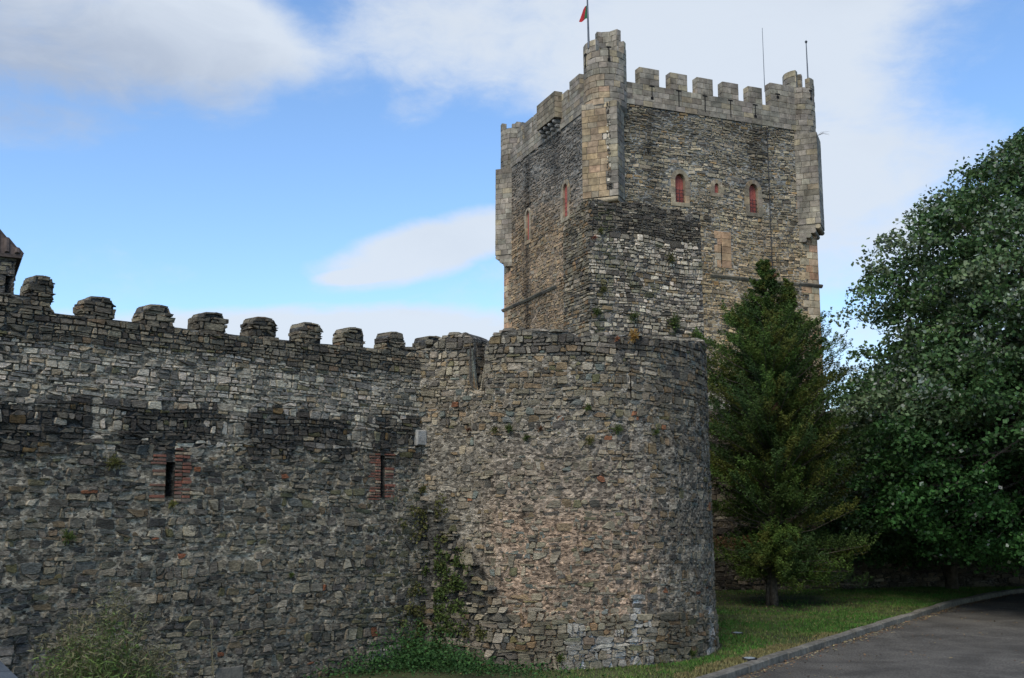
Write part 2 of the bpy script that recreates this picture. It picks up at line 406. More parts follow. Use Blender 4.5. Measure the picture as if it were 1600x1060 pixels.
PARAP = [(4, (.12, .12, .11)), (3, (.17, .165, .145)), (1.6, (.07, .07, .068)), (1, (.22, .21, .18)), (.5, (.16, .13, .10))]
TOWER = [(3.5, (.24, .23, .20)), (3, (.175, .172, .155)), (1.5, (.09, .093, .095)), (1.3, (.215, .18, .13)), (.8, (.135, .165, .175)), (1.4, (.29, .285, .26)), (.06, (.22, .11, .07))]
KEEPR = [(4, (.22, .215, .185)), (4, (.275, .26, .22)), (1.6, (.10, .10, .095)), (1.5, (.31, .30, .26)), (.5, (.24, .19, .12))]
KEEPL = [(3, (.22, .18, .14)), (3, (.25, .21, .16)), (1.4, (.12, .11, .095)), (1, (.18, .18, .165)), (1, (.29, .23, .16))]
MID = [(3.6, (.38, .375, .355)), (3, (.26, .26, .245)), (1.8, (.13, .13, .13)), (1.4, (.46, .46, .44)), (1, (.20, .17, .12)), (1, (.07, .07, .07))]
MORTAR = (.36, .312, .228)
def sm(a, b, x): t = min(max((x-a)/(b-a), 0), 1); return t*t*(3-2*t)
def mixc(a, b, t): return tuple(x*(1-t)+y*t for x, y in zip(a, b))

# ================================================================== GROUND
def tz(x, y):                      # gentle rise of the ground towards the back right
    return .05*sm(16, 30, y)+.0
gm = MB(); xs = list(range(-60, 61, 4)); ys = list(range(-30, 121, 4))
xs = [-3000, -900, -300, -120]+xs+[120, 300, 900, 3000]; ys = [-3000, -900, -200, -80]+ys+[200, 400, 1000, 3000]
for y in ys:
    for x in xs: gm.v.append(Vector((x, y, tz(x, y)-.02))); gm.c.append((.1, .1, .1))
nx = len(xs)
for j in range(len(ys)-1):
    for i in range(nx-1): a = j*nx+i; gm.f.append((a, a+1, a+nx+1, a+nx))
tag(gm.build('ground', M['soil']), kind='structure')
# kerb line (road to its right), lawn to its left
KP = [(-7.5, 1.5), (3.05, 16.5), (4.9, 19.3), (7.2, 22.6), (9.9, 26.4), (11.8, 29.1), (14.7, 32.6), (24, 41), (40, 54)]
kp = Path(KP, smooth=True)     # normal on right side = road side
def strip(name, mt, h0, h1, z, kind='structure', n=140, jig=0):
    b = MB(); 
    for i in range(n+1):
        u = kp.len*i/n
        for hh in (h0, h1): P = kp(u, z, hh+rnd.uniform(-jig, jig)); P.z = z+tz(P.x, P.y); b.v.append(P); b.c.append((.1, .1, .1))
    for i in range(n): b.f.append((2*i, 2*i+1, 2*i+3, 2*i+2))
    return tag(b.build(name, mt), kind=kind)
# road sheet
rb = MB(); n = 120
for i in range(n+1):
    u = kp.len*i/n
    for k in range(9):
        P = kp(u, 0, .02+k*1.6); P.z = tz(P.x, P.y)+.012-.015*k*.4+.02; rb.v.append(P); rb.c.append((.1, .1, .1))
for i in range(n):
    for k in range(8): a = i*9+k; rb.f.append((a, a+1, a+10, a+9))
tag(rb.build('road', M['asphalt']), kind='structure')
lb = MB()
for i in range(n+1):
    u = kp.len*i/n
    for k in range(25):
        P = kp(u, 0, -.16-k*1.0); P.z = tz(P.x, P.y)+.12+.03*noise.noise(Vector((P.x*.8, P.y*.8, 3)))*min(1, k); lb.v.append(P); lb.c.append((.1, .1, .1))
for i in range(n):
    for k in range(24): a = i*25+k; lb.f.append((a+25, a+26, a+1, a))
tag(lb.build('lawn', M['lawn']), kind='structure')
kerb = tag(empty('kerb', (3.05, 16.5, 0)), kind='structure')
u = 9.0
while u < kp.len-1.2:
    l_ = rnd.uniform(.85, 1.1); b = MB(); dz_ = rnd.uniform(-.012, .012); g = .022
    prof = [(.0, -.1), (.0, .135), (-.03, .158), (-.16, .16), (-.16, -.1)]; vs = []
    for uu in (u+g, u+l_):
        for h_, z_ in prof:
            P = kp(uu, z_+dz_, h_+rnd.uniform(-.004, .004)); P.z += tz(P.x, P.y); vs.append(P)
    k = len(prof); fs = [(i, i+k, (i+1) % k+k, (i+1) % k) for i in range(k)]+[tuple(range(k)), tuple(reversed(range(k, 2*k)))]
    b.add(vs, fs); o = b.build('kerb_stone', M['kerb'], origin=vs[0]); o.parent = kerb; o.matrix_parent_inverse = kerb.matrix_world.inverted() if False else o.matrix_parent_inverse
    o.location = Vector(vs[0])-Vector(kerb.location)
    u += l_

# ================================================================== CURTAIN WALL (left)
CA = R(44.3); cd = Vector((math.sin(CA), math.cos(CA)))
J = Vector((-1.42, 18.25)); A0 = J-cd*12.5
def cu_at(x, y):
    u, z = on_line(x, y, A0, cd); return u, z
cpath = Path([A0, J+cd*.35], batter=.02, zref=5)
ZC = sum(cu_at(x, y)[1] for x, y in ((196, 502), (290, 512), (500, 537), (577, 543)))/4
U33, U80 = cu_at(33, 470)[0], cu_at(79, 470)[0]
ZSTEP = cu_at(15, 459)[1]
def ctop(u): return ZSTEP if u < U80 else cu_z(u)
_pts = [(cu_at(x, y)) for x, y in ((95, 491), (196, 502), (283, 513), (363, 523), (440, 531), (510, 538), (577, 544), (638, 549))]
def cu_z(u):
    if u <= _pts[0][0]: return _pts[0][1]
    for (a, za), (b, zb) in zip(_pts, _pts[1:]):
        if u <= b: return za+(zb-za)*(u-a)/(b-a)
    return _pts[-1][1]
def rect(pts, f): 
    q = [f(*p) for p in pts]; return (min(a for a, b in q), max(a for a, b in q), min(b for a, b in q), max(b for a, b in q))
slit1 = rect([(257, 722), (268, 776)], cu_at); slit2 = rect([(592, 712), (597, 778)], cu_at)
br1 = rect([(236, 702), (292, 784)], cu_at); br2 = rect([(576, 708), (612, 782)], cu_at)
blk = rect([(646, 672), (661, 697)], cu_at); hol = rect([(645, 698), (656, 710)], cu_at)
ash1 = rect([(566, 1012), (618, 1052)], cu_at); ash2 = rect([(330, 1043), (385, 1062)], cu_at)
chol = [br1, br2, blk, hol, ash1, ash2]
DZ = [(-60, 146), (190, 345), (378, 545), (585, 672)]
def dz(x, y):
    n1_ = 16*noise.noise(Vector((x*.035, y*.05, 0))); n2_ = 26*noise.noise(Vector((x*.06, y*.012, 4)))
    hx = max(min(x-a, b-x) for a, b in DZ)+n1_*.5
    top_ = y-(624+x*.045+n1_); lo_ = 706+n2_-y+14*noise.noise(Vector((x*.02, 9, 0)))
    return sm(-3, 7, hx)*sm(-7, 7, top_)*sm(-22, 16, lo_)
def dark_zone(x, y): return dz(x, y) > .5
def curtain_style(x, y, u, z, rg):
    yt = 490+.093*(x-80); d = y-yt+10*noise.noise(Vector((x*.012, y*.02, 5)))
    if d < 42: c = pick(rg, PARAP); h = .035; s = 1
    elif rg.random() < dz(x, y)*.93: c = pick(rg, DARK); h = rg.uniform(.02, .045); s = 1.0
    elif y < 702: 
        if rg.random() < .06: return None
        c = pick(rg, LIGHT); h = rg.uniform(.012, .03); s = rg.uniform(.9, 1)
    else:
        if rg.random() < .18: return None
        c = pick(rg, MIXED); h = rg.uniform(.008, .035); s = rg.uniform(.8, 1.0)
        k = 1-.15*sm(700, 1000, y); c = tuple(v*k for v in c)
    if 560 < x < 740 and y > 760 and rg.random() < .35: c = mixc(c, (.07, .075, .03), .6)
    if x < 60 and y > 920: c = mixc(c, (.035, .045, .055), .5)
    if rg.random() < .03: c = mixc(c, (.13, .12, .04), .6)
    return c, h, s
def curtain_mortar(x, y, u=0, z=0):
    c = MORTAR
    if y < 490+.093*(x-80)+42: c = (.15, .14, .115)
    elif dz(x, y) > .02: c = mixc(c, (.09, .086, .075), dz(x, y))
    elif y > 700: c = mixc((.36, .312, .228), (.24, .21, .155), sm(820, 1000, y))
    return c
csplit = lambda u, z: .8 if dark_zone(*px(cpath(u, z))) else .2
curtain = tag(empty('curtain_wall', (A0.x, A0.y, 0)), 'long grey rubble curtain wall with round-shouldered merlons, on the left', 'wall')
def unpar(o, p): o.location = Vector(o.location)-Vector(p.location)
rg = random.Random(11)
EXTRA_U[:] = [U80-.004, U80+.004]
core(cpath, -.3, ctop, 0, cpath.len, curtain, M['mortar'], curtain_mortar, step=.13, thick=.7, holes=[slit1, slit2, hol], jig=.02, name='wall_core')
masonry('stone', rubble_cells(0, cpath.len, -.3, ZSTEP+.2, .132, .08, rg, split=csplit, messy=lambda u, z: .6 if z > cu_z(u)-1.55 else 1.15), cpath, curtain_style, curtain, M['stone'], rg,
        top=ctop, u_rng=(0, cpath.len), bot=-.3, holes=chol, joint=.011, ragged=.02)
def brick_panel(parent, rc, slit, path, rg, pitch=.05):
    a, b, c, d = rc; z = c
    while z < d:
        for (x0, x1) in ((a, slit[0]), (slit[1], b)):
            if not (slit[2] < z < slit[3]): x1_ = (x1 if x0 == a else b)
            n_ = max(1, round((x1-x0)/.14)); e0 = rg.uniform(-.035, .02) if x0 == a else 0; e1 = rg.uniform(-.02, .035) if x1 == b else 0
            for i in range(n_):
                p0 = x0+e0*(i == 0)+(x1-x0)*i/n_+.005; p1 = x0+(x1-x0)*(i+1)/n_-.005+e1*(i == n_-1)
                h = rg.uniform(.012, .035); hz = pitch*rg.uniform(.62, .8); dz = rg.uniform(-.006, .006)
                if rg.random() < (.22 if (i == 0 and x0 == a) or (i == n_-1 and x1 == b) else .04): continue
                col = pick(rg, [(3, (.17, .078, .062)), (2, (.145, .084, .072)), (1.3, (.11, .098, .088)), (1.2, (.22, .185, .15))])
                V = [path(p0, z+dz, -.05), path(p1, z+dz, -.05), path(p1, z+hz, -.05), path(p0, z+hz, -.05),
                     path(p0, z+dz+.003, h), path(p1, z+dz, h*.9), path(p1-.004, z+hz, h), path(p0+.004, z+hz-.003, h*.92)]
                bb = MB(); bb.add(V, [(0, 1, 5, 4), (1, 2, 6, 5), (2, 3, 7, 6), (3, 0, 4, 7), (4, 5, 6, 7)], col); bb.build('brick', M['brick'], parent, origin=V[4])
        z += pitch
s1 = empty('brick_arrow_slit'); s1.parent = curtain; s1['label'] = 'wide ragged arrow slit framed in red brick'
s2 = empty('brick_arrow_slit'); s2.parent = curtain; s2['label'] = 'narrow arrow slit framed in faded pink brick'
brick_panel(s1, br1, slit1, cpath, rg); brick_panel(s2, br2, slit2, cpath, rg, pitch=.045)
def big_block(parent, rc, path, col, h, name='dressed_block', label=None, m='ashlar'):
    a, b, c, d = rc; e = .02
    V = [path(a, c, -.1), path(b, c, -.1), path(b, d, -.1), path(a, d, -.1), path(a, c, h-e), path(b, c, h-e), path(b, d, h-e), path(a, d, h-e),
         path(a+e, c+e, h), path(b-e, c+e*.7, h), path(b-e, d-e, h), path(a+e*.8, d-e, h)]
    bb = MB(); bb.add(V, [(0, 1, 5, 4), (1, 2, 6, 5), (2, 3, 7, 6), (3, 0, 4, 7), (4, 5, 9, 8), (5, 6, 10, 9), (6, 7, 11, 10), (7, 4, 8, 11), (8, 9, 10, 11)], col)
    o = bb.build(name, M[m], parent, origin=V[8]); 
    if label: o['label'] = label
big_block(curtain, blk, cpath, (.30, .29, .26), .08, label='pale square block jutting out beside the round tower')
a, b, c, d = ash1; mx_, mz = (a+b)/2, (c+d)/2
for rc in ((a, b-.28, mz, d-.04), (b-.27, b, mz, d), (a-.05, mx_-.03, c-.15, mz-.02), (mx_, b+.05, c-.15, mz-.02)): big_block(curtain, rc, cpath, (.27, .25, .21), .05)
a, b, c, d = ash2; b = a+(b-a)*.8
big_block(curtain, (a, b, c-.1, d), cpath, (.17, .155, .125), .015)

def merlon(parent, ua, ub, zb, zt, path0, thick, rg, style, mcol, w=.17, h=.07, sh=.15, shv=.24, m='stone', mm='mortar', name='merlon', skew=0, minpx=60):
    """a shouldered block of rubble standing on the wall top; its own body, stones on four sides, slabs on top"""
    P0 = path0(ua, zb, .0); P1 = path0(ub, zb, .0); d = (P1-P0); d.z = 0; wd = d.length; d.normalize(); nrm = Vector((d.y, -d.x, 0)); H = zt-zb
    s_ = sh*wd; v_ = shv*H
    o0 = P0-nrm*thick
    pts = [(o0+d*0), P0, P1, P1-nrm*thick+d*skew, ]
    pth = Path([(p.x, p.y) for p in pts]+[(o0.x+.001, o0.y)])
    u1, u2, u3 = pth.u[1], pth.u[2], pth.u[3]
    jl = [rg.uniform(-.02, .02) for _ in range(6)]
    def tp(u):
        def pr(x):
            if x < s_: return H-v_+v_*x/s_+jl[0]
            if x > wd-s_: return H-v_*(x-(wd-s_))/s_+jl[1]
            return H+jl[2]*math.sin(x*9)
        if u < u1: return zb+pr(0)
        if u < u2: return zb+pr(u-u1)
        if u < u3: return zb+pr(wd)
        return zb+pr(wd-(u-u3)*wd/(pth.len-u3))
    mo = empty(name); mo.parent = parent
    prof = [(0, -.05), (wd, -.05), (wd, H-v_), (wd-s_, H), (s_, H), (0, H-v_)]
    b = MB(); e = .01; k = len(prof); vs = []
    for dep in (e, thick-e):
        for (x, z) in prof:
            q = P0+d*min(max(x, e), wd-e)-nrm*dep+(d*skew if x > wd/2 and dep > .1 else Vector()); q.z = zb+z-(.012 if z > 0 else 0); vs.append(q)
    b.add(vs, [tuple(range(k)), tuple(reversed(range(k, 2*k)))]+[(i, i+k, (i+1) % k+k, (i+1) % k) for i in range(k)], mcol)
    b.build('merlon_core', M[mm], mo)
    cells = rubble_cells(0, pth.len, zb-.02, zt+.1, w, h, rg)
    masonry('stone', cells, pth, style, mo, M[m], rg, top=tp, u_rng=(0, pth.len), bot=zb-.02, joint=.009, minpx=minpx, ragged=.012)
    # coping slabs over shoulders and crown
    for (x0, z0), (x1, z1) in (((.03, H-v_-.01), (s_+.01, H-.012)), ((s_, H), (wd*.55, H+.01)), ((wd*.55, H+.01), (wd-s_, H)), ((wd-s_-.01, H-.012), (wd-.03, H-v_-.01))):
        nn = max(1, round(math.hypot(x1-x0, z1-z0)/.24)); 
        for i in range(nn):
            for r_ in range(2):
                xa, xb = x0+(x1-x0)*i/nn, x0+(x1-x0)*(i+1)/nn; za, zb_ = z0+(z1-z0)*i/nn, z0+(z1-z0)*(i+1)/nn
                tx, tz_ = -(zb_-za), (xb-xa); ll = math.hypot(tx, tz_)+1e-6; tk = rg.uniform(.01, .024)
                g = .006; y0, y1 = (-.006, thick*.5-.01) if r_ == 0 else (thick*.5, thick+.01)
                V = []
                for dep in (y0+rg.uniform(-.015, .015), y1):
                    for (xx, zz, t_) in ((xa+g, za, -.01), (xb-g, zb_, -.01), (xb-g, zb_, tk), (xa+g, za, tk*rg.uniform(.7, 1.1))):
                        q = P0+d*(xx+tx/ll*t_)-nrm*dep; q.z = zb+zz+tz_/ll*t_; V.append(q)
                st = style(*px(V[3]), 0, 0, rg); col = st[0] if st else mcol
                bb = MB(); bb.add(V, [(0, 1, 2, 3), (7, 6, 5, 4), (0, 4, 5, 1), (1, 5, 6, 2), (2, 6, 7, 3), (3, 7, 4, 0)], col); bb.build('coping_slab', M[m], mo)
    return mo
def parap_style(x, y, u, z, rg): return pick(rg, PARAP), rg.uniform(.015, .035), 1
MERL = [(33, 80, 428, 459), (117, 175, 462, 497), (210, 265, 474, 507), (296, 349, 486, 518), (378, 428, 493, 526), (452, 499, 502, 535), (522, 566, 510, 541), (587, 629, 517, 547), (647, 690, 523, 551)]
for i, (xa, xb, yt_, yb_) in enumerate(MERL):
    xa -= 2; xb += 3
    yb_ = yb_
    ua, _ = cu_at(xa, yb_); ub, _ = cu_at(xb, yb_); uc = (ua+ub)/2
    zt = cu_at((xa+xb)/2, yt_)[1]; zb = ctop(uc)-.02
    th = .34
    for _ in range(30):
        q = px(cpath(ua, zb, -th)); ua += (xa-q[0])*.008
    zt -= .03
    merlon(curtain, ua, ub, zb, zt, cpath, th, rg, parap_style, (.07, .068, .06))

# ================================================================== ROUND TOWER
TC, TR = Vector((.40, 20.75)), 3.33
tp_ = [(-1.95, 18.0), (-1.42, 18.12), (-.9, 17.9), (-.45, 17.62)]
for k in range(0, 26):
    a = R(-101+k*8)     # from front-left anticlockwise to the back
    tp_.append((TC.x+TR*math.cos(a), TC.y+TR*math.sin(a)))
tp_ = [p for i, p in enumerate(tp_) if i < 4 or p[0] > -.25 or p[1] > 20][:26]
tpath = Path(tp_, smooth=True, batter=.012, zref=5.2)
def tu_at(x, y):                 # nearest path point seen at pixel
    best = None
    for i in range(900):
        u = tpath.len*i/900; 
        for z in (EYE+(796-y)/1671*17.8,):
            q = px(tpath(u, z)); e = abs(q[0]-x)
            if best is None or e < best[0]-.01: best = (e, u)
        if best[0] < .8 and e > 30: break
    u = best[1]; lo, hi = -1, 9
    for _ in range(40):
        m_ = (lo+hi)/2
        if px(tpath(u, m_))[1] > y: lo = m_
        else: hi = m_
    return u, lo
UG0, UG1 = tu_at(741, 600)[0], tu_at(757, 600)[0]; ZG = tu_at(750, 610)[1]
_tt = [tu_at(x, y) for x, y in ((672, 548), (682, 535), (700, 526), (729, 519), (742, 530), (757, 545), (762, 531), (772, 523), (800, 517), (893, 520), (902, 527), (960, 523), (1000, 526), (1040, 533), (1075, 540), (1103, 552))]
def ttop(u):
    if UG0 < u < UG1: return ZG
    if u <= _tt[0][0]: return _tt[0][1]
    for (a, za), (b, zb) in zip(_tt, _tt[1:]):
        if u <= b: return za+(zb-za)*(u-a)/(b-a+1e-9)
    return _tt[-1][1]
tslit = rect([(983, 580), (985.5, 622)], lambda x, y: tu_at(x, y))
tslit = (tslit[0], max(tslit[1], tslit[0]+.03), tslit[2], tslit[3])
def lime(x, y):
    return max(1-abs(x-cx)/w_-3*(y < y0) for cx, w_, y0 in ((902, 13, 972), (926, 8, 990), (950, 9, 1000), (966, 7, 985), (993, 6, 930), (1012, 5, 960), (905, 20, 1020), (950, 14, 1025), (1108, 4, 950)))
def tower_style(x, y, u, z, rg):
    n_ = noise.noise(Vector((x*.012, y*.012, 9)))
    if y < 548:   c = pick(rg, [(3, (.15, .15, .14)), (2, (.09, .09, .09)), (2, (.22, .22, .21)), (1, (.17, .14, .10))]); h = .04; s = 1
    elif y < 660+20*n_: c = pick(rg, TOWER); h = rg.uniform(.012, .035); s = rg.uniform(.86, 1)
    elif y < 960:
        if rg.random() < .36: return None
        c = pick(rg, TOWER); h = rg.uniform(.004, .026); s = rg.uniform(.72, .98)
        if x < 720 and rg.random() < .35: return None
    else: c = pick(rg, [(3, (.20, .195, .17)), (2, (.15, .15, .13)), (1, (.26, .25, .21)), (.6, (.2, .15, .1))]); h = rg.uniform(.03, .05); s = 1
    # stones painted darker to the right, where the tower turns from the light
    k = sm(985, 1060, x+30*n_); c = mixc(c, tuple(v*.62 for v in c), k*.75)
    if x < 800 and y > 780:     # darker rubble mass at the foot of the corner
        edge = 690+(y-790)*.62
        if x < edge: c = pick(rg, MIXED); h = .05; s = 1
    if y > 925 and 880 < x < 1115:       # lime wash spilled down the base
        f_ = lime(x, y)
        if f_ > .05: c = mixc(c, (.55, .54, .5), .55*rg.random()**.6)
    if rg.random() < .03: c = mixc(c, (.12, .12, .04), .6)
    return c, h, s
def tower_mortar(x, y, u=0, z=0):
    n_ = noise.noise(Vector((x*.01, y*.01, 2)))
    c = (.31, .275, .215)
    pink = sm(730, 800, x)*sm(640, 860, y)*(1-sm(985, 1070, x))
    c = mixc(c, (.39, .275, .185), min(1, pink*(.9+n_)))
    c = mixc(c, (.22, .19, .14), sm(1000, 1070, x)*.8)  # mortar painted darker too on the side away from the light
    if y < 560: c = (.17, .16, .135)
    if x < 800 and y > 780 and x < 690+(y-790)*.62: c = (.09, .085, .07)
    if y > 985: c = mixc(c, (.13, .12, .10), .6)
    if y > 925 and 880 < x < 1115 and lime(x, y) > .05: c = (.5, .5, .48)
    return c
tower = tag(empty('round_tower', (TC.x, TC.y, 0)), 'broad round rubble tower with pinkish mortar, in the middle foreground', 'tower')
rg = random.Random(23)
EXTRA_U[:] = [UG0-.003, UG0+.003, UG1-.003, UG1+.003]
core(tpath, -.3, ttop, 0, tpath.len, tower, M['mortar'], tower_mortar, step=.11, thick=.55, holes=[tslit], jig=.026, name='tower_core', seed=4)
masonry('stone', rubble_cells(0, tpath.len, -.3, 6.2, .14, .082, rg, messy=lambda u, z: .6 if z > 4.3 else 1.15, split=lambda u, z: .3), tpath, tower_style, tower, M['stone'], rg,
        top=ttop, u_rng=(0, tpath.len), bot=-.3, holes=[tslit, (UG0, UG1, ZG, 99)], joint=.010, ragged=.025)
EXTRA_U[:] = []
# capping stones on the parapet crest
for i in range(150):
    u = rg.uniform(.1, tpath.len*.75)
    if UG0-.1 < u < UG1+.1: continue
    r_ = rg.uniform(.05, .11); dep = rg.uniform(0, .45); P = tpath(u, ttop(u)-.02+.05*(1-abs(dep-.22)/.3), -dep)
    b = MB(); n_ = 7; V = []
    for (rr, zz) in ((1, 0), (.8, rg.uniform(.03, .06))):
        for j in range(n_): t = 6.283*j/n_; V.append(P+Vector((math.cos(t)*r_*1.3*rr*rg.uniform(.85, 1.1), math.sin(t)*r_*rr, zz)))
    b.add(V, [(j, (j+1) % n_, (j+1) % n_+n_, j+n_) for j in range(n_)]+[tuple(range(n_, 2*n_))], pick(rg, [(3, (.17, .17, .16)), (2, (.11, .11, .105)), (1, (.25, .25, .24))])); b.build('coping_stone', M['stone'], tower)
# the merlon cheek in the gap (the opening runs obliquely through the parapet)
def cheek(u, du, z0, z1, name='gap_cheek'):
    b = MB(); P0, P1 = tpath(u, z0, -.06), tpath(u+du, z0, -.75); 
    q = P1-P0; side = Vector((-q.y, q.x, 0)).normalized()*.25*(1 if du > 0 else -1)
    pth = Path([(P0.x, P0.y), (P1.x, P1.y)])
    tpz = lambda u_: z1
    core(pth, z0, tpz, 0, pth.len, tower, M['mortar'], lambda *a: (.08, .078, .07), step=.1, thick=.2, name=name)  # dark mortar and stones carry the deep shade of the narrow gap
    masonry('stone', rubble_cells(0, pth.len, z0, z1, .2, .09, rg), pth, lambda x, y, u_, z_, r_: (pick(r_, DARK), .02, 1), tower, M['stone'], rg, top=tpz, u_rng=(0, pth.len), bot=z0, joint=.01)
cheek(UG0+.01, (UG1-UG0)*1.0, ZG-.02, ttop(UG0-.02)-.05)

# ================================================================== BACK CURTAIN (dark, behind the trees)
BW = [(3.2, 23.6), (3.9, 32.6), (8.5, 33.6), (14, 34.6), (34, 37)]
bpath = Path(BW, batter=.01, zref=5)
backw = tag(empty('rear_curtain_wall', (3.9, 32.6, 0)), 'shaded rubble curtain wall running behind the conifer and the lawn', 'wall')
ZB = at(1320, 645, 34)[2]
btop = lambda u: ZB+.06*math.sin(u*1.7)+.05*math.sin(u*4.1)
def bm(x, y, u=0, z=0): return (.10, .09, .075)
rg = random.Random(5)
bslit = rect([(1245, 880), (1248, 902)], lambda x, y: (lambda q: (q[0]+bpath.u[1], q[1]))(on_line(x, y, Vector(BW[1]), Vector((BW[2][0]-BW[1][0], BW[2][1]-BW[1][1])).normalized())))
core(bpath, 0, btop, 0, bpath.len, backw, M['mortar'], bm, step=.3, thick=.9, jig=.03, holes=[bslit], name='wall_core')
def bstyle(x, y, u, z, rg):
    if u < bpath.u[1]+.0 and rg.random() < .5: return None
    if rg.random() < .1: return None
    c = pick(rg, [(3, (.085, .082, .075)), (3, (.05, .05, .05)), (1.5, (.12, .112, .1)), (.3, (.2, .2, .19))])  # stone tones lowered to carry the deep shade under the trees
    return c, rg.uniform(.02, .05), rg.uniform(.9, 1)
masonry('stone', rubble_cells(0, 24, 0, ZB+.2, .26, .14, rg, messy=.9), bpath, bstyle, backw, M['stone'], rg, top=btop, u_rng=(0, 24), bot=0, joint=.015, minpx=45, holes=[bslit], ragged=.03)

# ================================================================== MID TOWER
KA = 1.18144219; e1 = Vector((math.sin(KA), math.cos(KA))); e2 = Vector((-math.cos(KA), math.sin(KA)))
MC = Vector((2.68, 36)); mw, mw2 = 4.5, 2.06
mpath = Path([MC+e2*mw2, MC, MC+e1*mw], batter=.008, zref=12)
def mf(x, y): q = on_line(x, y, MC, e1); return q[0]+mw2, q[1]
_mt = [(0, on_line(887, 350, MC, e2)[1]), (.5, on_line(893, 335, MC, e2)[1]), (.9, on_line(900, 328, MC, e2)[1]), (1.5, on_line(905, 318, MC, e2)[1]), (2.0, mf(926, 312)[1])]+\
      [mf(x, y) for x, y in ((940, 312), (947, 318), (975, 316), (1010, 318), (1032, 322), (1036, 328), (1062, 326), (1071, 340), (1074, 345), (1080, 332), (1100, 331), (1107, 342))]
def mtop(u):
    if u <= _mt[0][0]: return _mt[0][1]
    for (a, za), (b, zb) in zip(_mt, _mt[1:]):
        if u <= b: return za+(zb-za)*(u-a)/(b-a+1e-9)
    return _mt[-1][1]
mid = tag(empty('ruined_turret', (MC.x, MC.y, 0)), 'square ruined rubble turret with broken top, in front of the keep', 'tower')
rg = random.Random(31)
def mid_style(x, y, u, z, rg):
    k = 362+.12*(x-923)
    if x < 925:
        c = pick(rg, [(3, (.17, .165, .145)), (2, (.12, .12, .11)), (2, (.24, .23, .2)), (1, (.2, .15, .1)), (1, (.07, .07, .07))]); return c, .05, rg.uniform(.9, 1)
    if y < k: c = pick(rg, DARK[:3]+[(3.5, (.15, .145, .13)), (1, (.24, .235, .22))])
    elif y < k+26: c = pick(rg, [(3, (.45, .45, .43)), (1, (.2, .2, .19)), (.8, (.08, .08, .08))])
    else: c = pick(rg, MID)
    if (abs(x-945) < 14 or noise.noise(Vector((x*.03, y*.03, 1))) > .32) and rg.random() < .5: c = mixc(c, (.07, .08, .03), .6)
    return c, rg.uniform(.03, .06), rg.uniform(.92, 1)
def mid_mortar(x, y, u=0, z=0): return (.12, .112, .095) if (y < 362+.12*(x-923) and x > 920) else (.19, .18, .155)
core(mpath, 0, mtop, 0, mpath.len, mid, M['mortar'], mid_mortar, step=.3, thick=1.2, jig=.035, name='turret_core', seed=8)
masonry('stone', rubble_cells(0, mpath.len, 4.6, 14, .19, .125, rg, split=lambda u, z: .6 if z > 11.6 else .1), mpath, mid_style, mid, M['stone'], rg,
        top=mtop, u_rng=(0, mpath.len), bot=4.6, joint=.018, minpx=50, ragged=.05)
# its rear body
bk = MB(); a_ = MC+e2*mw2; c_ = MC+e1*mw
bk.box((MC.x+e1.x*1.3+e2.x*1.3, MC.y+e1.y*1.3+e2.y*1.3, 0), (e1.x*(mw-1.4), e1.y*(mw-1.4), 0), (e2.x*2, e2.y*2, 0), (0, 0, 11.5), (.15, .14, .12)); bk.build('rear_mass', M['mortar'], mid)

# ================================================================== KEEP
KC = Vector((5.8615, 67.2625)); KW = 17
KR, KL = KC+e1*KW, KC+e2*KW; KB = KC+e1*KW+e2*KW
ZP, ZS = 29.32, 18.08
keep = tag(empty('castle_keep', (KC.x, KC.y, 0)), 'tall square stone keep with battlements and corner turrets', 'keep')
kf = lambda x, y: on_line(x, y, KC, e1)                       # right face: u from near corner
kl = lambda x, y: on_line(x, y, KC, e2)                       # left face: u from near corner
rpath = Path([KC, KR]); lpath = Path([KL, KC])                # outward to the right of travel
def lu(x, y): u, z = kl(x, y); return KW-u, z
# windows: (px rect of opening, arch)
WR = [((1055, 272, 1071, 317), .45, 'right'), ((1116, 287, 1123, 302), .5, 'right'), ((1171, 288, 1185, 333), .45, 'right')]
WL = [((881, 287, 888, 340), .45, 'left'), ((823, 329, 828, 376), .4, 'left')]
def win_rect(w):
    (x0, y0, x1, y1), _, s = w; f = kf if s == 'right' else lu
    a, b = f(x0, y1), f(x1, y1); t = f((x0+x1)/2, y0); lo = min(a[1], b[1]); lo = (a[1]+b[1])/2
    return (a[0], b[0], lo, t[1])
rh_ = [win_rect(w) for w in WR]; lh_ = [win_rect(w) for w in WL]
ls = rect([(1125.8, 382), (1128.4, 412)], kf)
rg = random.Random(41)
def keep_stain(x, y):
    k = 1.0
    for cx, w_, y0, y1 in ((1018, 12, 165, 330), (1185, 14, 200, 290), (1108, 10, 330, 360)):
        if y0 < y < y1: k *= 1-.5*math.exp(-((x-cx-4*math.sin(y*.05))/w_)**2)
    if y < 215+(x-1000)*.16: k *= .8
    return k
def kr_style(x, y, u, z, rg):
    if rg.random() < .02: return None
    c = pick(rg, KEEPR)
    t = sm(290, 420, y); c = mixc(c, tuple(v*w for v, w in zip(c, (1.12, 1.0, .84))), t)
    k = keep_stain(x, y); 
    return tuple(v*k for v in c), rg.uniform(.02, .07), rg.uniform(.85, 1)
def kr_mortar(x, y, u=0, z=0):
    k = keep_stain(x, y); return tuple(v*k for v in mixc((.22, .215, .19), (.27, .235, .18), sm(300, 430, y)))
def kl_stain(x, y):
    k = 1-.65*math.exp(-((x-(824))/5)**2)*(1 if y > 255 else .3)*(1.0)
    if y < 270: k *= .86
    k *= 1-.4*math.exp(-((x-868)/9)**2)*(1 if y < 290 else 0)
    return k
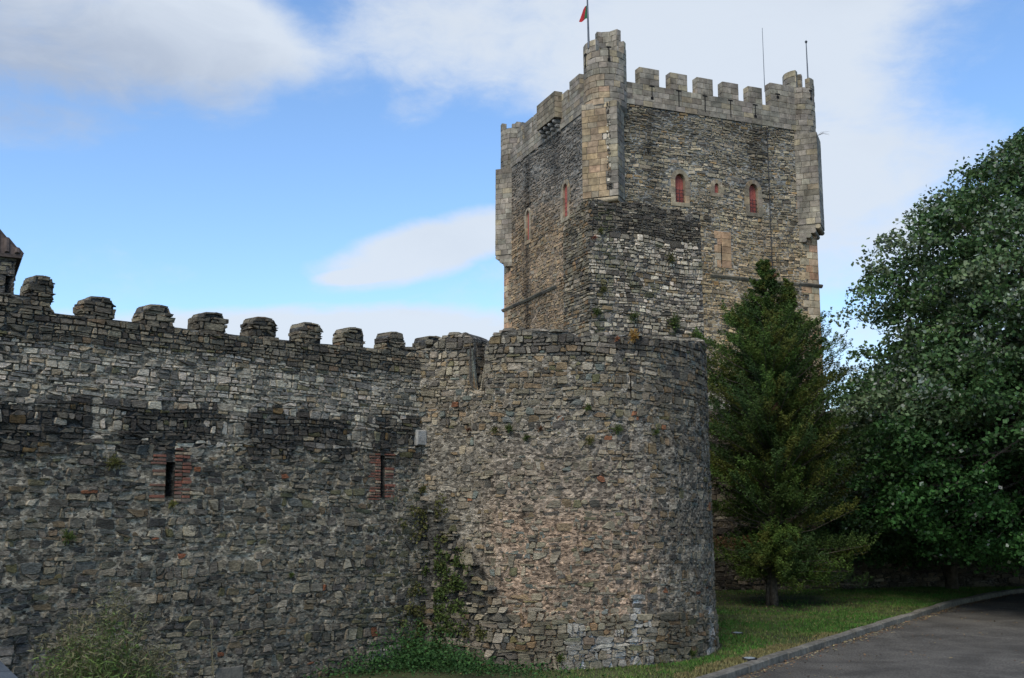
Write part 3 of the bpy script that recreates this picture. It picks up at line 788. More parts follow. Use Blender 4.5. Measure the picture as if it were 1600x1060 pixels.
def kl_style(x, y, u, z, rg):
    if rg.random() < .05: return None
    c = pick(rg, KEEPL); t = 1-sm(260, 380, y); g = sum(c)/3; c = mixc(c, (g*1.04, g*.98, g*.86), t*.8)
    k = kl_stain(x, y); return tuple(v*k for v in c), rg.uniform(.02, .07), rg.uniform(.85, 1)
def kl_mortar(x, y, u=0, z=0):
    k = kl_stain(x, y); return tuple(v*k for v in mixc((.19, .18, .155), (.25, .19, .13), sm(270, 380, y)))
core(rpath, 0, lambda u: ZP, 0, KW, keep, M['farmortar'], kr_mortar, step=.8, thick=1.5, jig=.04, holes=rh_+[ls], name='right_wall_core', hole_depth=.9)
core(lpath, 0, lambda u: ZP, 0, KW, keep, M['farmortar'], kl_mortar, step=.8, thick=1.5, jig=.04, holes=lh_, name='left_wall_core', hole_depth=.9)
far = MB()
for A_, B_ in ((KR, KB), (KB, KL)):
    n_ = (B_-A_).normalized(); o_ = Vector((n_.y, -n_.x))
    far.add([Vector((A_.x, A_.y, 0)), Vector((B_.x, B_.y, 0)), Vector((B_.x, B_.y, ZP+1.6)), Vector((A_.x, A_.y, ZP+1.6))], [(0, 1, 2, 3)], (.2, .19, .17))
far.add([Vector((p.x, p.y, ZP+.02)) for p in (KC, KR, KB, KL)], [(0, 1, 2, 3)], (.2, .19, .17))
far.build('rear_walls', M['farmortar'], keep)
def surround_rects(hs, pad=.28): return [(a-pad, b+pad, c-pad*.6, d+pad*1.3) for a, b, c, d in hs]
slit_sur = (ls[0]-.5, ls[1]+.75, ls[2]-.3, ls[3]+.9)
QW = 1.6
masonry('stone', rubble_cells(0, KW, 11, ZP, .38, .16, rg), rpath, kr_style, keep, M['farstone'], rg, top=lambda u: ZP, u_rng=(0, KW-QW*.6), bot=11,
        holes=surround_rects(rh_)+[slit_sur], joint=.03, minpx=26, maxparts=150, depth=.03)
masonry('stone', rubble_cells(0, KW, 11, ZP, .36, .18, rg), lpath, kl_style, keep, M['farstone'], rg, top=lambda u: ZP, u_rng=(QW*.5, KW), bot=11,
        holes=surround_rects(lh_), joint=.03, minpx=26, maxparts=150)
GRAN = [(4, (.195, .197, .195)), (3, (.168, .171, .172)), (1.0, (.235, .225, .19)), (1.2, (.145, .143, .137))]
WARM = [(4, (.27, .222, .16)), (2, (.25, .212, .165)), (1, (.23, .215, .18)), (.3, (.27, .19, .145))]
PINK = [(3, (.30, .21, .155)), (2, (.30, .25, .19)), (2, (.32, .30, .25)), (1, (.27, .245, .2))]
def gran_style(x, y, u, z, rg): return pick(rg, GRAN), .03, 1
def quoin_style(x, y, u, z, rg): return pick(rg, PINK), .05, 1
# quoins at the right and left corners, below the piers
def quoins(path, uA, uB, z0, z1, corner_hi, style, hh=.5):
    z = z0; k = 0; cells = []
    while z < z1:
        w_ = (uB-uA)*(.98 if k % 2 else .6)*rg.uniform(.9, 1.1)
        a, b = (uB-w_, uB) if corner_hi else (uA, uA+w_)
        m_ = a+(b-a)*rg.uniform(.4, .6)
        cells += [[(a, z), (m_, z), (m_, z+hh), (a, z+hh)], [(m_, z), (b, z), (b, z+hh), (m_, z+hh)]]
        z += hh*1.0; k += 1
    masonry('quoin_stone', cells, path, style, keep, M['ashlar'], rg, joint=.015, rough=False, minpx=40, depth=.03)
quoins(rpath, KW-QW, KW+.02, 11, 24.3, True, quoin_style)
quoins(lpath, -.02, QW*.9, 11, 24.3, False, quoin_style)
quoins(rpath, KW-QW*.9, KW, 24.3, ZP, True, gran_style)
# slit surround on the right face
cells = ashlar_cells(slit_sur[0], ls[0], slit_sur[2], slit_sur[3], .6, .55, rg)+ashlar_cells(ls[1], slit_sur[1], slit_sur[2], slit_sur[3], .8, .55, rg)+[[(ls[0], ls[3]), (ls[1], ls[3]), (ls[1], slit_sur[3]), (ls[0], slit_sur[3])]]
cells = [c for c in cells if rg.random() > .08]
masonry('surround_stone', cells, rpath, lambda x, y, u, z, r_: (pick(r_, [(3, (.29, .215, .16)), (1, (.29, .28, .245))]), .05, 1), keep, M['ashlar'], rg, joint=.012, rough=False, minpx=10)
# string course
for pth, ua, ub in ((rpath, kf(1108, 430)[0], KW+.22), (lpath, -.22, lu(872, 445)[0])):
    u = ua; 
    while u < ub:
        l_ = min(rg.uniform(.9, 1.5), ub-u); b = MB(); r_ = rg.uniform(.13, .17); dz = rg.uniform(-.02, .02)
        V = []
        for uu in (u+.01, u+l_-.01):
            for hh, zz in ((0, -.14), (.10, -.12), (.2, .02), (.2, .09), (0, .16)): V.append(pth(uu, ZS+zz+dz, hh))
        b.add(V, [(i, i+5, i+6, i+1) for i in range(4)]+[(0, 1, 2, 3, 4), (9, 8, 7, 6, 5)], pick(rg, [(2, (.10, .10, .095)), (1, (.16, .155, .14))])); b.build('string_course_stone', M['ashlar'], keep)
        u += l_+(rg.uniform(.3, .5) if rg.random() < .06 else 0)
# pointed windows
def pointed(cx, z0, z1, hw, arch, n=7):
    """outline (u, z) from lower left, up over a pointed arch, to lower right"""
    zs = z1-hw*2*arch*1.35; pts = [(cx-hw, z0), (cx-hw, zs)]
    for i in range(1, n+1): t = i/n; pts.append((cx-hw*(1-t**1.6), zs+(z1-zs)*math.sin(t*math.pi/2)))
    pts[-1] = (cx, z1); right = [(2*cx-a, b) for a, b in reversed(pts[:-1])]
    return pts+right
def window(path, rc, arch, label, hasbars=True, ring=.3):
    a, b, c, d = rc; cx, hw = (a+b)/2, (b-a)/2
    wn = empty('shuttered_window'); wn.parent = keep; wn['label'] = label
    inner = pointed(cx, c, d, hw-.005, arch); outer = pointed(cx, c, d+ring*.95, hw+ring, arch*.85)
    outer = outer[:]; n_ = len(inner)
    segs = [(0, 1, 2), (1, 3, 0)]
    # jamb blocks
    def jamb(i0, i1, k):
        for j in range(k):
            t0, t1 = j/k, (j+1)/k; g = .012
            I = lambda P, Q, t: (P[0]+(Q[0]-P[0])*t, P[1]+(Q[1]-P[1])*t)
            q = [I(inner[i0], inner[i1], t0), I(inner[i0], inner[i1], t1), I(outer[i0], outer[i1], t1), I(outer[i0], outer[i1], t0)]
            ext = rg.uniform(0, .18); s_ = -1 if q[2][0] < cx else 1; q[2] = (q[2][0]+s_*ext, q[2][1]); q[3] = (q[3][0]+s_*ext, q[3][1])
            block(q)
    def block(q, h=.07):
        mx = sum(p[0] for p in q)/len(q); mz_ = sum(p[1] for p in q)/len(q)
        q2 = [(mx+(p[0]-mx)*.97, mz_+(p[1]-mz_)*.97) for p in q]; n = len(q)
        V = [path(p[0], p[1], -.75) for p in q]+[path(p[0], p[1], h-.02) for p in q]+[path(p[0], p[1], h) for p in q2]
        F_ = []
        for r_ in (0, n):
            for i in range(n): j = (i+1) % n; F_.append((i+r_, j+r_, j+r_+n, i+r_+n))
        F_.append(tuple(range(2*n, 3*n)))
        bb = MB(); bb.add(V, F_, pick(rg, [(3, (.20, .19, .165)), (1, (.23, .20, .155)), (1, (.16, .155, .14))])); bb.build('surround_stone', M['ashlar'], wn)
    kj = max(1, round((inner[1][1]-inner[0][1])/.55))
    jamb(0, 1, kj); jamb(n_-1, n_-2, kj)
    half = n_//2
    for i in range(1, n_-2):
        if (i-1) % 2 == 0 and i+2 <= n_-2: block([inner[i], inner[i+1], inner[i+2], outer[i+2], outer[i+1], outer[i]])
        elif i == n_-3 and (i-1) % 2 == 0: block([inner[i], inner[i+1], outer[i+1], outer[i]])
    block([(a-ring*1.1, c-.28), (b+ring*1.1, c-.28), (b+ring*1.1, c), (a-ring*1.1, c)], h=.09)
    # shutter planks and iron bars
    npl = 3 if hw > .3 else (2 if hw > .15 else 1)
    for k in range(npl):
        x0, x1 = a+(b-a)*k/npl+.008, a+(b-a)*(k+1)/npl-.008; bb = MB()
        def tpz(x):
            xx = min(max(x, a+.01), b-.01)
            for (p, q) in zip(inner, inner[1:]):
                if min(p[0], q[0]) <= xx <= max(p[0], q[0]) and abs(p[0]-q[0]) > 1e-6: return p[1]+(q[1]-p[1])*(xx-p[0])/(q[0]-p[0])
            return d
        ts = [x0, x0+(x1-x0)*.33, x0+(x1-x0)*.66, x1]; pr = [(x0, c), (x1, c)]+[(t, tpz(t)) for t in reversed(ts)]
        n = len(pr); V = [path(p[0], p[1], -.24 if hasbars and path is rpath else -.09) for p in pr]+[path(p[0], p[1], -.28) for p in pr]
        bb.add(V, [tuple(range(n))]+[(i, i+n, (i+1) % n+n, (i+1) % n) for i in range(n)]); bb.build('shutter_plank', M['shutter'], wn)
    if hasbars:
        bb = MB(); zt_ = c+(d-c)*.5
        for k in range(4): zz = c+.15+(zt_-c)*k/4; bb.tube([path(a, zz, -.1), path(b, zz, -.1)], .018, 4)
        for k in range(3): uu = a+(b-a)*(k+.5)/3; bb.tube([path(uu, c, -.1), path(uu, zt_, -.1)], .018, 4)
        bb.build('window_bars', M['iron'], wn)
window(rpath, rh_[0], .45, 'left pointed window with red shutter on the broad face')
window(rpath, rh_[1], .5, 'tiny pointed window with red shutter between two larger ones', False, .3)
window(rpath, rh_[2], .45, 'right pointed window with red shutter on the broad face')
window(lpath, lh_[0], .45, 'pointed red window on the narrow face, close to the near turret')
window(lpath, lh_[1], .4, 'slender pointed window on the narrow face above a black streak', False, .2)

# parapets: ashlar wall + separate merlons
ZCR, ZMT = 30.85, 32.05
def ash_wall(parent, path, ua, ub, z0, z1, thick=.6, w=.75, h=.42, proud=.06, style=gran_style, name='ashlar_block', holes=(), minpx=40, maxparts=300):
    p2 = Path([path(0, 0, proud).xy, path(path.len, 0, proud).xy]) if len(path.p) == 2 else path
    core(p2, z0, lambda u: z1, ua, ub, parent, M['farmortar'], lambda *a: (.13, .125, .11), step=2.0 if len(path.p) == 2 else .5, thick=thick, jig=0, name='parapet_core')
    masonry(name, ashlar_cells(ua, ub, z0, z1, w, h, rg), p2, style, parent, M['ashlar'], rg, rough=False, joint=.014, minpx=minpx, holes=holes, maxparts=maxparts)
    return p2
pr_ = ash_wall(keep, rpath, 1.2, KW-.6, ZP-.02, ZCR, maxparts=150)
pl_ = ash_wall(keep, lpath, .6, KW-1.2, ZP-.02, ZCR, maxparts=60)
RM = [(996, 1029), (1044, 1073), (1086, 1113), (1126, 1153), (1166, 1190)]
def keep_merlon(path, ua, ub, z1, thick=.6):
    mo = empty('merlon'); mo.parent = keep
    p2 = Path([path(ua, 0, .06).xy, path(ub, 0, .06).xy])
    loop = Path([path(ua, 0, .06-thick).xy, path(ua, 0, .06).xy, path(ub, 0, .06).xy, path(ub, 0, .06-thick).xy])
    b = MB(); q = [loop(0, ZCR, -.02), loop(loop.u[1]+.02, ZCR, -.02), loop(loop.u[2]-.02, ZCR, -.02), loop(loop.len, ZCR, -.02)]
    A_, B_ = p2(0.02, ZCR-.02, -.02), p2(p2.len-.02, ZCR-.02, -.02); nn = Vector((p2.sn[0].x, p2.sn[0].y, 0))*-(thick-.04)
    b.box(A_, B_-A_, nn, (0, 0, z1-ZCR), (.13, .125, .11)); b.build('merlon_core', M['farmortar'], mo)
    cells = []
    for i in range(3): cells += ashlar_cells(loop.u[i], loop.u[i+1], ZCR, z1, .7, .4, rg)
    masonry('ashlar_block', cells, loop, gran_style, mo, M['ashlar'], rg, rough=False, joint=.014, minpx=30)
def keep_slit(path, u, z0, z1, ball=True):
    b = MB()
    def slab(a, b_, c, d): b.box(path(a, c, .085), path(b_, c, .085)-path(a, c, .085), path(a, c, .1)-path(a, c, .085), (0, 0, d-c))  # black slabs on the surface stand in for the slit's shaded depth
    slab(u-.035, u+.035, z0, z1); slab(u-.2, u+.2, z1-.1, z1)
    if ball: slab(u-.11, u+.11, z0, z0+.2)
    s_ = b.build('cross_slit', M['slit_black'], keep)
for i, (xa, xb) in enumerate(RM):
    ym = 137+(xa-1010)*.155; ua = kf(xa+(3 if i == 0 else 3), ym)[0]; ub = kf(xb, ym)[0]; keep_merlon(rpath, ua, ub, ZMT)
for xs_, y0, y1, bl in ((1018, 135, 157, 1), (1060, 142, 168, 0), (1101, 150, 176, 0), (1141, 157, 184, 0), (1179.5, 164, 185, 1)):
    u0, zb0 = kf(xs_, y1); keep_slit(rpath, u0, zb0, kf(xs_, y0)[1], bl)
keep_merlon(rpath, kf(1203, 150)[0], KW-1.1, ZMT+.55)
keep_slit(rpath, kf(1214, 150)[0], kf(1214, 155)[1], kf(1214, 147)[1], True)
for xa, xb, zz in ((892, 907, ZMT+.25), (878, 889, ZMT-.2), (835, 848, ZMT), (821, 833, ZMT), (810, 818, ZMT)):
    ua, ub = lu(xa, 200)[0], lu(xb, 150 if xb > 890 else 200)[0]
    keep_merlon(lpath, max(.7, ua), min(KW-.2, ub), zz)
# machicolated box on the left parapet
ba, bb_ = lu(851, 190)[0], lu(879, 165)[0]
bx = empty('machicolation'); bx.parent = keep; bx['label'] = 'box projecting on stone corbels from the narrow face'
zb_ = kl(865, 196)[1]
loop = Path([lpath(ba, 0, 0).xy, lpath(ba, 0, .62).xy, lpath(bb_, 0, .62).xy, lpath(bb_, 0, 0).xy])
b = MB(); A_ = lpath(ba+.02, zb_, .59); b.box(A_, lpath(bb_-.02, zb_, .59)-A_, lpath(ba+.02, zb_, 0)-A_, (0, 0, ZMT-zb_-.02), (.13, .125, .11)); b.build('box_core', M['farmortar'], bx)
cells = []
for i in range(3): cells += ashlar_cells(loop.u[i], loop.u[i+1], zb_, ZMT, .7, .42, rg)
masonry('ashlar_block', cells, loop, lambda *a: (pick(rg, [(1, (.19, .185, .165)), (1, (.14, .135, .12))]), .03, 1), bx, M['ashlar'], rg, rough=False, joint=.014, minpx=20)
for r_ in range(3):
    for k in range(4):
        u = ba+(bb_-ba)*(k+.5)/4; b = MB(); dep = .62-r_*.2; zc = zb_-.17-r_*.32
        b.tube([lpath(u, zc+.02, -.1), lpath(u, zc, dep-.18), lpath(u, zc+.02, dep-.06), lpath(u, zc+.06, dep)], [.17, .17, .14, .06], 8, (.17, .165, .15)); b.build('corbel', M['ashlar'], bx)
# corner piers and turrets
def pier_and_turret(Cn, outd, t, hw_, z0, z1, label, rad, cin, zc, zm, merl, warm):
    """outd: outward diagonal; pier face is square to it"""
    tu = empty('corner_turret'); tu.parent = keep; tu['label'] = label
    sd_ = Vector((-outd.y, outd.x)); O = Cn+outd*t; a_ = hw_+t-.03
    P_ = [O-sd_*hw_-outd*a_, O-sd_*hw_, O+sd_*hw_, O+sd_*hw_-outd*a_]
    if (P_[1]-P_[0]).cross(P_[2]-P_[1]) < 0: P_ = P_[::-1]
    pp = Path(P_)
    core(pp, z0, lambda u: z1, 0, pp.len, tu, M['farmortar'], lambda *a: (.12, .115, .1), step=1, thick=.5, jig=0, name='pier_core')
    cells = []
    for i in range(3): cells += ashlar_cells(pp.u[i], pp.u[i+1], z0, z1, .62, .42, rg)
    f0, f1 = pp.u[1], pp.u[2]
    def st(x, y, u, z, r_):
        if warm and f0 < u < f1:
            s_ = (u-f0)/(f1-f0)
            if .66 < s_ < .8: return (pick(r_, DARK) if r_.random() < .6 else pick(r_, LIGHT)), r_.uniform(-.02, .05), .85
            if s_ < .68: return mixc(pick(r_, WARM), pick(r_, GRAN), .15 if y > 170 else .7), .03, 1
        return pick(r_, GRAN), .03, 1
    masonry('ashlar_block', cells, pp, st, tu, M['ashlar'], rg, rough=False, joint=.014, minpx=30, maxparts=140)
    if warm:                                             # strip of broken rubble up the front
        ua, ub = f0+(f1-f0)*.70, f0+(f1-f0)*.82
        masonry('stone', rubble_cells(ua, ub, z0+.6, z1+2, .2, .2, rg), pp, lambda x, y, u, z, r_: (pick(r_, DARK+LIGHT[:2]), r_.uniform(.05, .10), .8), tu, M['farstone'], rg, u_rng=(ua, ub), top=lambda u: z1, joint=.02, minpx=900)
    # stepped roll corbels under the pier
    col = WARM if warm else GRAN
    for k in range(4):
        ext = a_-(k+1)*.33
        if ext < .1: break
        q = O-outd*(.16+k*.33+.0); zc_ = z0-.16-k*.30; b = MB(); rr = .18
        b.tube([Vector((*(q-sd_*(hw_-.02)), zc_)), Vector((*(q+sd_*(hw_-.02)), zc_))], rr, 12, pick(rg, col if k < 2 else GRAN)); b.build('corbel_roll', M['ashlar'], tu, smooth=False)
        b = MB(); p0 = q-sd_*(hw_-.03)-outd*(a_-.16-k*.33); b.box(Vector((*p0, zc_-.16)), Vector((*(outd*(a_-.16-k*.33)), 0)), Vector((*(sd_*2*(hw_-.03)), 0)), (0, 0, .32), pick(rg, GRAN)); b.build('corbel_step', M['ashlar'], tu)
    # cylinder
    cc = Cn-outd*cin; n_ = 28
    circ = Path([(cc.x+rad*math.cos(6.28318*i/n_), cc.y+rad*math.sin(6.28318*i/n_)) for i in range(n_+1)], smooth=True)
    core(circ, z1-.15, lambda u: zc, 0, circ.len, tu, M['farmortar'], lambda *a: (.12, .115, .1), step=.5, thick=rad*.8, jig=0, name='turret_core', off=-.07)
    def cst(x, y, u, z, r_): 
        c = pick(r_, GRAN)
        if warm and z < zc-1.7 and x < 945: c = mixc(c, pick(r_, WARM), .6)
        return c, .03, 1
    masonry('ashlar_block', ashlar_cells(0, circ.len, z1-.15, zc, .6, .42, rg), circ, cst, tu, M['ashlar'], rg, rough=False, joint=.014, minpx=25, maxparts=150)
    b = MB(); b.tube([(cc.x, cc.y, z1-.42), (cc.x, cc.y, z1-.3), (cc.x, cc.y, z1-.15)], [rad*.8, rad*.93, rad*1.02], 28, (.2, .19, .17)); b.build('base_moulding', M['ashlar'], tu)
    for (a0, a1, zt_) in merl:                           # bearings of each merlon, clockwise from the camera side
        m_ = empty('turret_merlon'); m_.parent = tu; u0, u1 = [((R(a)) % 6.28318)*rad for a in (a0, a1)]
        if u1 < u0: u1 += 6.28318*rad
        pts_ = [(cc.x+rad*math.cos(u/rad), cc.y+rad*math.sin(u/rad)) for u in np.linspace(u0, u1, 6)]
        mp = Path(pts_, smooth=True)
        core(mp, zc-.02, lambda u: zt_, 0, mp.len, m_, M['farmortar'], lambda *a: (.14, .135, .12), step=.3, thick=.3, jig=0, name='merlon_core', off=-.05)
        masonry('ashlar_block', ashlar_cells(0, mp.len, zc, zt_, .55, .4, rg), mp, gran_style, m_, M['ashlar'], rg, rough=False, joint=.012, minpx=25)
        ipts = [(cc.x+(rad-.36)*math.cos(u/rad), cc.y+(rad-.36)*math.sin(u/rad)) for u in np.linspace(u1, u0, 6)]; ip = Path(ipts, smooth=True)
        masonry('ashlar_block', ashlar_cells(0, ip.len, zc, zt_, .5, .4, rg), ip, gran_style, m_, M['ashlar'], rg, rough=False, joint=.012, minpx=25)
        for uu, s_ in ((0, 1), (mp.len, -1)):
            A_ = mp(uu, zc, .03); B_ = mp(uu, zc, -.38); ep = Path([B_.xy, A_.xy] if s_ > 0 else [A_.xy, B_.xy])
            masonry('ashlar_block', ashlar_cells(0, ep.len, zc, zt_, .5, .4, rg), ep, gran_style, m_, M['ashlar'], rg, rough=False, joint=.01, minpx=25)
    return tu, cc
dN = -(e1+e2).normalized(); dR = (e1-e2).normalized(); dL = (e2-e1).normalized()
zpN0 = 22.55; zpN1 = at(943, 150, 65.8)[2]
nt_, ccN = pier_and_turret(KC, dN, .35, 1.2, zpN0, zpN1, 'near corner turret with a warm ochre face and crenellated round top', 1.42, 1.0, at(935, 79, 66.9)[2], at(950, 57, 67)[2],
     [(-128, -158, at(920, 66, 66.5)[2]), (-158, -200, at(920, 66, 66.5)[2]), (-105, -74, 0), (-44, -8, 0)][:0]+[(172, 240, at(920, 67, 67.5)[2]), (-32, 10, at(975, 65, 67.5)[2]), (35, 110, at(950, 54, 69.6)[2])], True)
nR, ccR = pier_and_turret(KR, dR, .42, 1.15, at(1262, 352, 73)[2], at(1255, 210, 73)[2], 'far right corner turret of granite with stepped corbels', 1.08, .8, at(1250, 137, 73)[2], 0,
     [(-60, 10, at(1262, 119, 72.8)[2]), (165, 245, at(1228, 118, 74)[2]), (60, 120, at(1250, 119, 75)[2])], False)
nL, ccL = pier_and_turret(KL, dL, .28, 1.15, at(790, 402, 82.5)[2], at(790, 268, 82.5)[2], 'far left corner turret of pale granite with stepped corbels', 1.08, .85, at(795, 206, 82.5)[2], 0,
     [(170, 205, at(788, 195, 82.5)[2]), (30, 100, at(806, 191, 83)[2]), (-80, -10, at(812, 193, 82)[2])], False)
def cyl_slit(cc, rad, tu, x, y0, y1, Y):
    P = at(x, y1, Y); T = at(x, y0, Y); v = Vector((P.x-cc.x, P.y-cc.y)); v = v.normalized()*(rad+.035); sdv = Vector((-v.y, v.x)).normalized()
    b = MB(); 
    for (w_, a, c) in ((.035, P.z, T.z), (.17, T.z-.1, T.z), (.09, P.z, P.z+.16)):
        q = Vector((cc.x+v.x-sdv.x*w_, cc.y+v.y-sdv.y*w_, a)); b.box(q, (sdv.x*2*w_, sdv.y*2*w_, 0), (v.x*.02, v.y*.02, 0), (0, 0, c-a))
    b.build('cross_slit', M['slit_black'], tu)  # black boxes on the drum stand in for the slit's shaded depth
cyl_slit(ccN, 1.42, nt_, 951, 74, 96, 66.85); cyl_slit(ccN, 1.42, nt_, 912, 84, 105, 67.6); cyl_slit(ccR, 1.08, nR, 1265, 142, 157, 73.2)
# lightning conductor down the right face
b = MB(); b.tube([rpath(kf(1197, 205)[0], ZP, .1), rpath(kf(1197, 205)[0], 8, .1)], .03, 5); o = b.build('lightning_cable', M['iron'], keep)

# poles and flag
def pole(name, x0, y0, x1, y1, Y, r0, label, cat='pole', knob=False):
    A_, B_ = at(x0, y0+14, Y), at(x1, y1, Y); b = MB(); b.tube([A_, B_], [r0, r0*.6], 8)
    if knob: b.tube([B_-Vector((0, 0, .1)), B_+Vector((0, 0, .02)), B_+Vector((0, 0, .12))], [.05, .11, .04], 8)
    o = b.build(name, M['pole'], smooth=False, origin=A_); tag(o, label, cat); return A_, B_
A_, B_ = pole('flagpole', 920, 62, 917, -25, 67.3, .075, 'dark flagpole rising from the near corner turret and out of the picture', 'flagpole')
pole('antenna_mast', 1195, 130, 1191, 44, 76, .03, 'very thin grey mast left of the far right turret', 'mast')
pole('bare_pole', 1263, 122, 1259.5, 66, 74.6, .06, 'short bare pole with a knob on top of the far right turret', 'pole', True)
fb = MB(); nu, nv = 10, 8; P0 = at(918.6, 2, 67.3)
crn = [at(918.3, 3, 67.3), at(918.8, 34, 67.3), at(904, 35, 67.9), at(911, 13, 67.8)]     # hoist top, hoist bottom, fly low, fly top
for i in range(nu+1):
    for j in range(nv+1):
        s, t = i/nu, j/nv; a = crn[0].lerp(crn[1], t*.85); c = crn[3].lerp(crn[2], t); q = a.lerp(c, s); q += Vector((.02, .14*math.sin(s*7+t*3), -.35*math.sin(s*2.6)*(1-t)*.3))
        fb.v.append(q); fb.c.append((.02, .13, .05) if s < .42 else (.45, .03, .035))
for i in range(nu):
    for j in range(nv): a = i*(nv+1)+j; fb.f.append((a, a+1, a+nv+2, a+nv+1))
fo = fb.build('flag', M['flagm'], smooth=True, origin=P0); tag(fo, 'green and red flag hanging limp from the flagpole', 'flag')

# far left turret house
hb = tag(empty('roofed_tower', tuple(at(0, 459, 30))), 'stone tower with overhanging tiled roof at the left edge', 'tower')
HB = hb.location.copy()
ex = at(24, 400, 30); d0 = Vector((-.47, .88)).normalized(); d1 = Vector((-.88, -.47)).normalized()
cn = Vector((ex.x, ex.y)); zt_ = at(24, 398, 30)[2]
hp = Path([cn+d1*5, cn, cn+d0*4])
hw1 = rect([(9, 431), (19, 458)], lambda x, y: (lambda q: (5-q[0], q[1]))(on_line(x, y, cn, d1)))
core(hp, 0, lambda u: zt_, 0, hp.len, hb, M['mortar'], lambda *a: (.13, .12, .105), step=.3, thick=.5, jig=.02, holes=[hw1], name='tower_core')
masonry('stone', rubble_cells(0, hp.len, 5, zt_, .3, .16, rg), hp, lambda x, y, u, z, r_: (pick(r_, PARAP), .03, .95), hb, M['stone'], rg, top=lambda u: zt_, u_rng=(0, hp.len), bot=5, holes=[hw1], joint=.02, minpx=25)
for o in list(hb.children): pass
ap = Vector((*(cn+d1*2.6+d0*2), zt_+3.1)); ev = []
cs = [cn+d1*5-d0*.0, cn, cn+d0*4, cn+d0*4+d1*5]; cen = (cs[0]+cs[2])/2
eav = [Vector((*(c+(c-cen).normalized()*.22), zt_-.02)) for c in cs]
rf = MB(); rf.add(eav+[ap], [(0, 1, 4), (1, 2, 4), (2, 3, 4), (3, 0, 4)]); rf.add([e-Vector((0, 0, .1)) for e in eav], [(3, 2, 1, 0)])
rf.add(eav+[e-Vector((0, 0, .1)) for e in eav], [(0, 4, 5, 1), (1, 5, 6, 2), (2, 6, 7, 3), (3, 7, 4, 0)]); ro = rf.build('roof', M['tile'], hb)
for s_ in range(2):
    A_, B_ = eav[s_], eav[s_+1]; n_ = 20
    for i in range(n_):
        t = (i+.5)/n_; P = A_.lerp(B_, t); Q = P.lerp(ap, .97 if abs(t-.5) < .1 else 1-abs(t-.5)*1.9+.0) if True else ap
        kk = 1-abs(2*t-1); Q = P+(ap-(A_+B_)/2)*kk; b = MB(); b.tube([P+Vector((0, 0, .02)), Q+Vector((0, 0, .03))], .075, 6); b.build('roof_tile_row', M['tile'], ro)

# ================================================================== VEGETATION
def leaves(centers, size, cols, rg, name, m, parent, up=.0, ratio=.6, origin=None):
    n = len(centers); rs = np.random.RandomState(rg.randint(0, 99999))
    c = np.array(centers, dtype=np.float64); d = rs.normal(size=(n, 3)); d[:, 2] = d[:, 2]*.7+up*0; d /= np.linalg.norm(d, axis=1)[:, None]
    nn = rs.normal(size=(n, 3)); nn[:, 2] += up; nn -= d*(nn*d).sum(1)[:, None]; nn /= np.linalg.norm(nn, axis=1)[:, None]; w = np.cross(d, nn)
    s = size*(rs.uniform(.6, 1.3, n))[:, None]
    v = np.stack([c-d*s*.5, c+w*s*ratio*.5, c+d*s*.5+nn*s*.12, c-w*s*ratio*.5], axis=1).reshape(-1, 3)
    if origin is not None: v = v-np.array(origin)
    me = bpy.data.meshes.new(name); me.vertices.add(4*n); me.vertices.foreach_set('co', v.ravel().astype(np.float32))
    me.loops.add(4*n); me.loops.foreach_set('vertex_index', np.arange(4*n, dtype=np.int32)); me.polygons.add(n)
    me.polygons.foreach_set('loop_start', np.arange(0, 4*n, 4, dtype=np.int32)); me.polygons.foreach_set('loop_total', np.full(n, 4, dtype=np.int32)); me.update()
    a = me.attributes.new('col', 'FLOAT_COLOR', 'POINT'); cc = np.ones((n, 4, 4), dtype=np.float32); cc[:, :, :3] = np.array(cols)[:, None, :]; a.data.foreach_set('color', cc.ravel())
    me.materials.append(m); o = bpy.data.objects.new(name, me); C.objects.link(o)
    if origin is not None: o.location = origin
    if parent: o.parent = parent
    return o
def jc(c, rg, k=.25): f = rg.uniform(1-k, 1+k); return tuple(v*f*rg.uniform(.92, 1.08) for v in c)

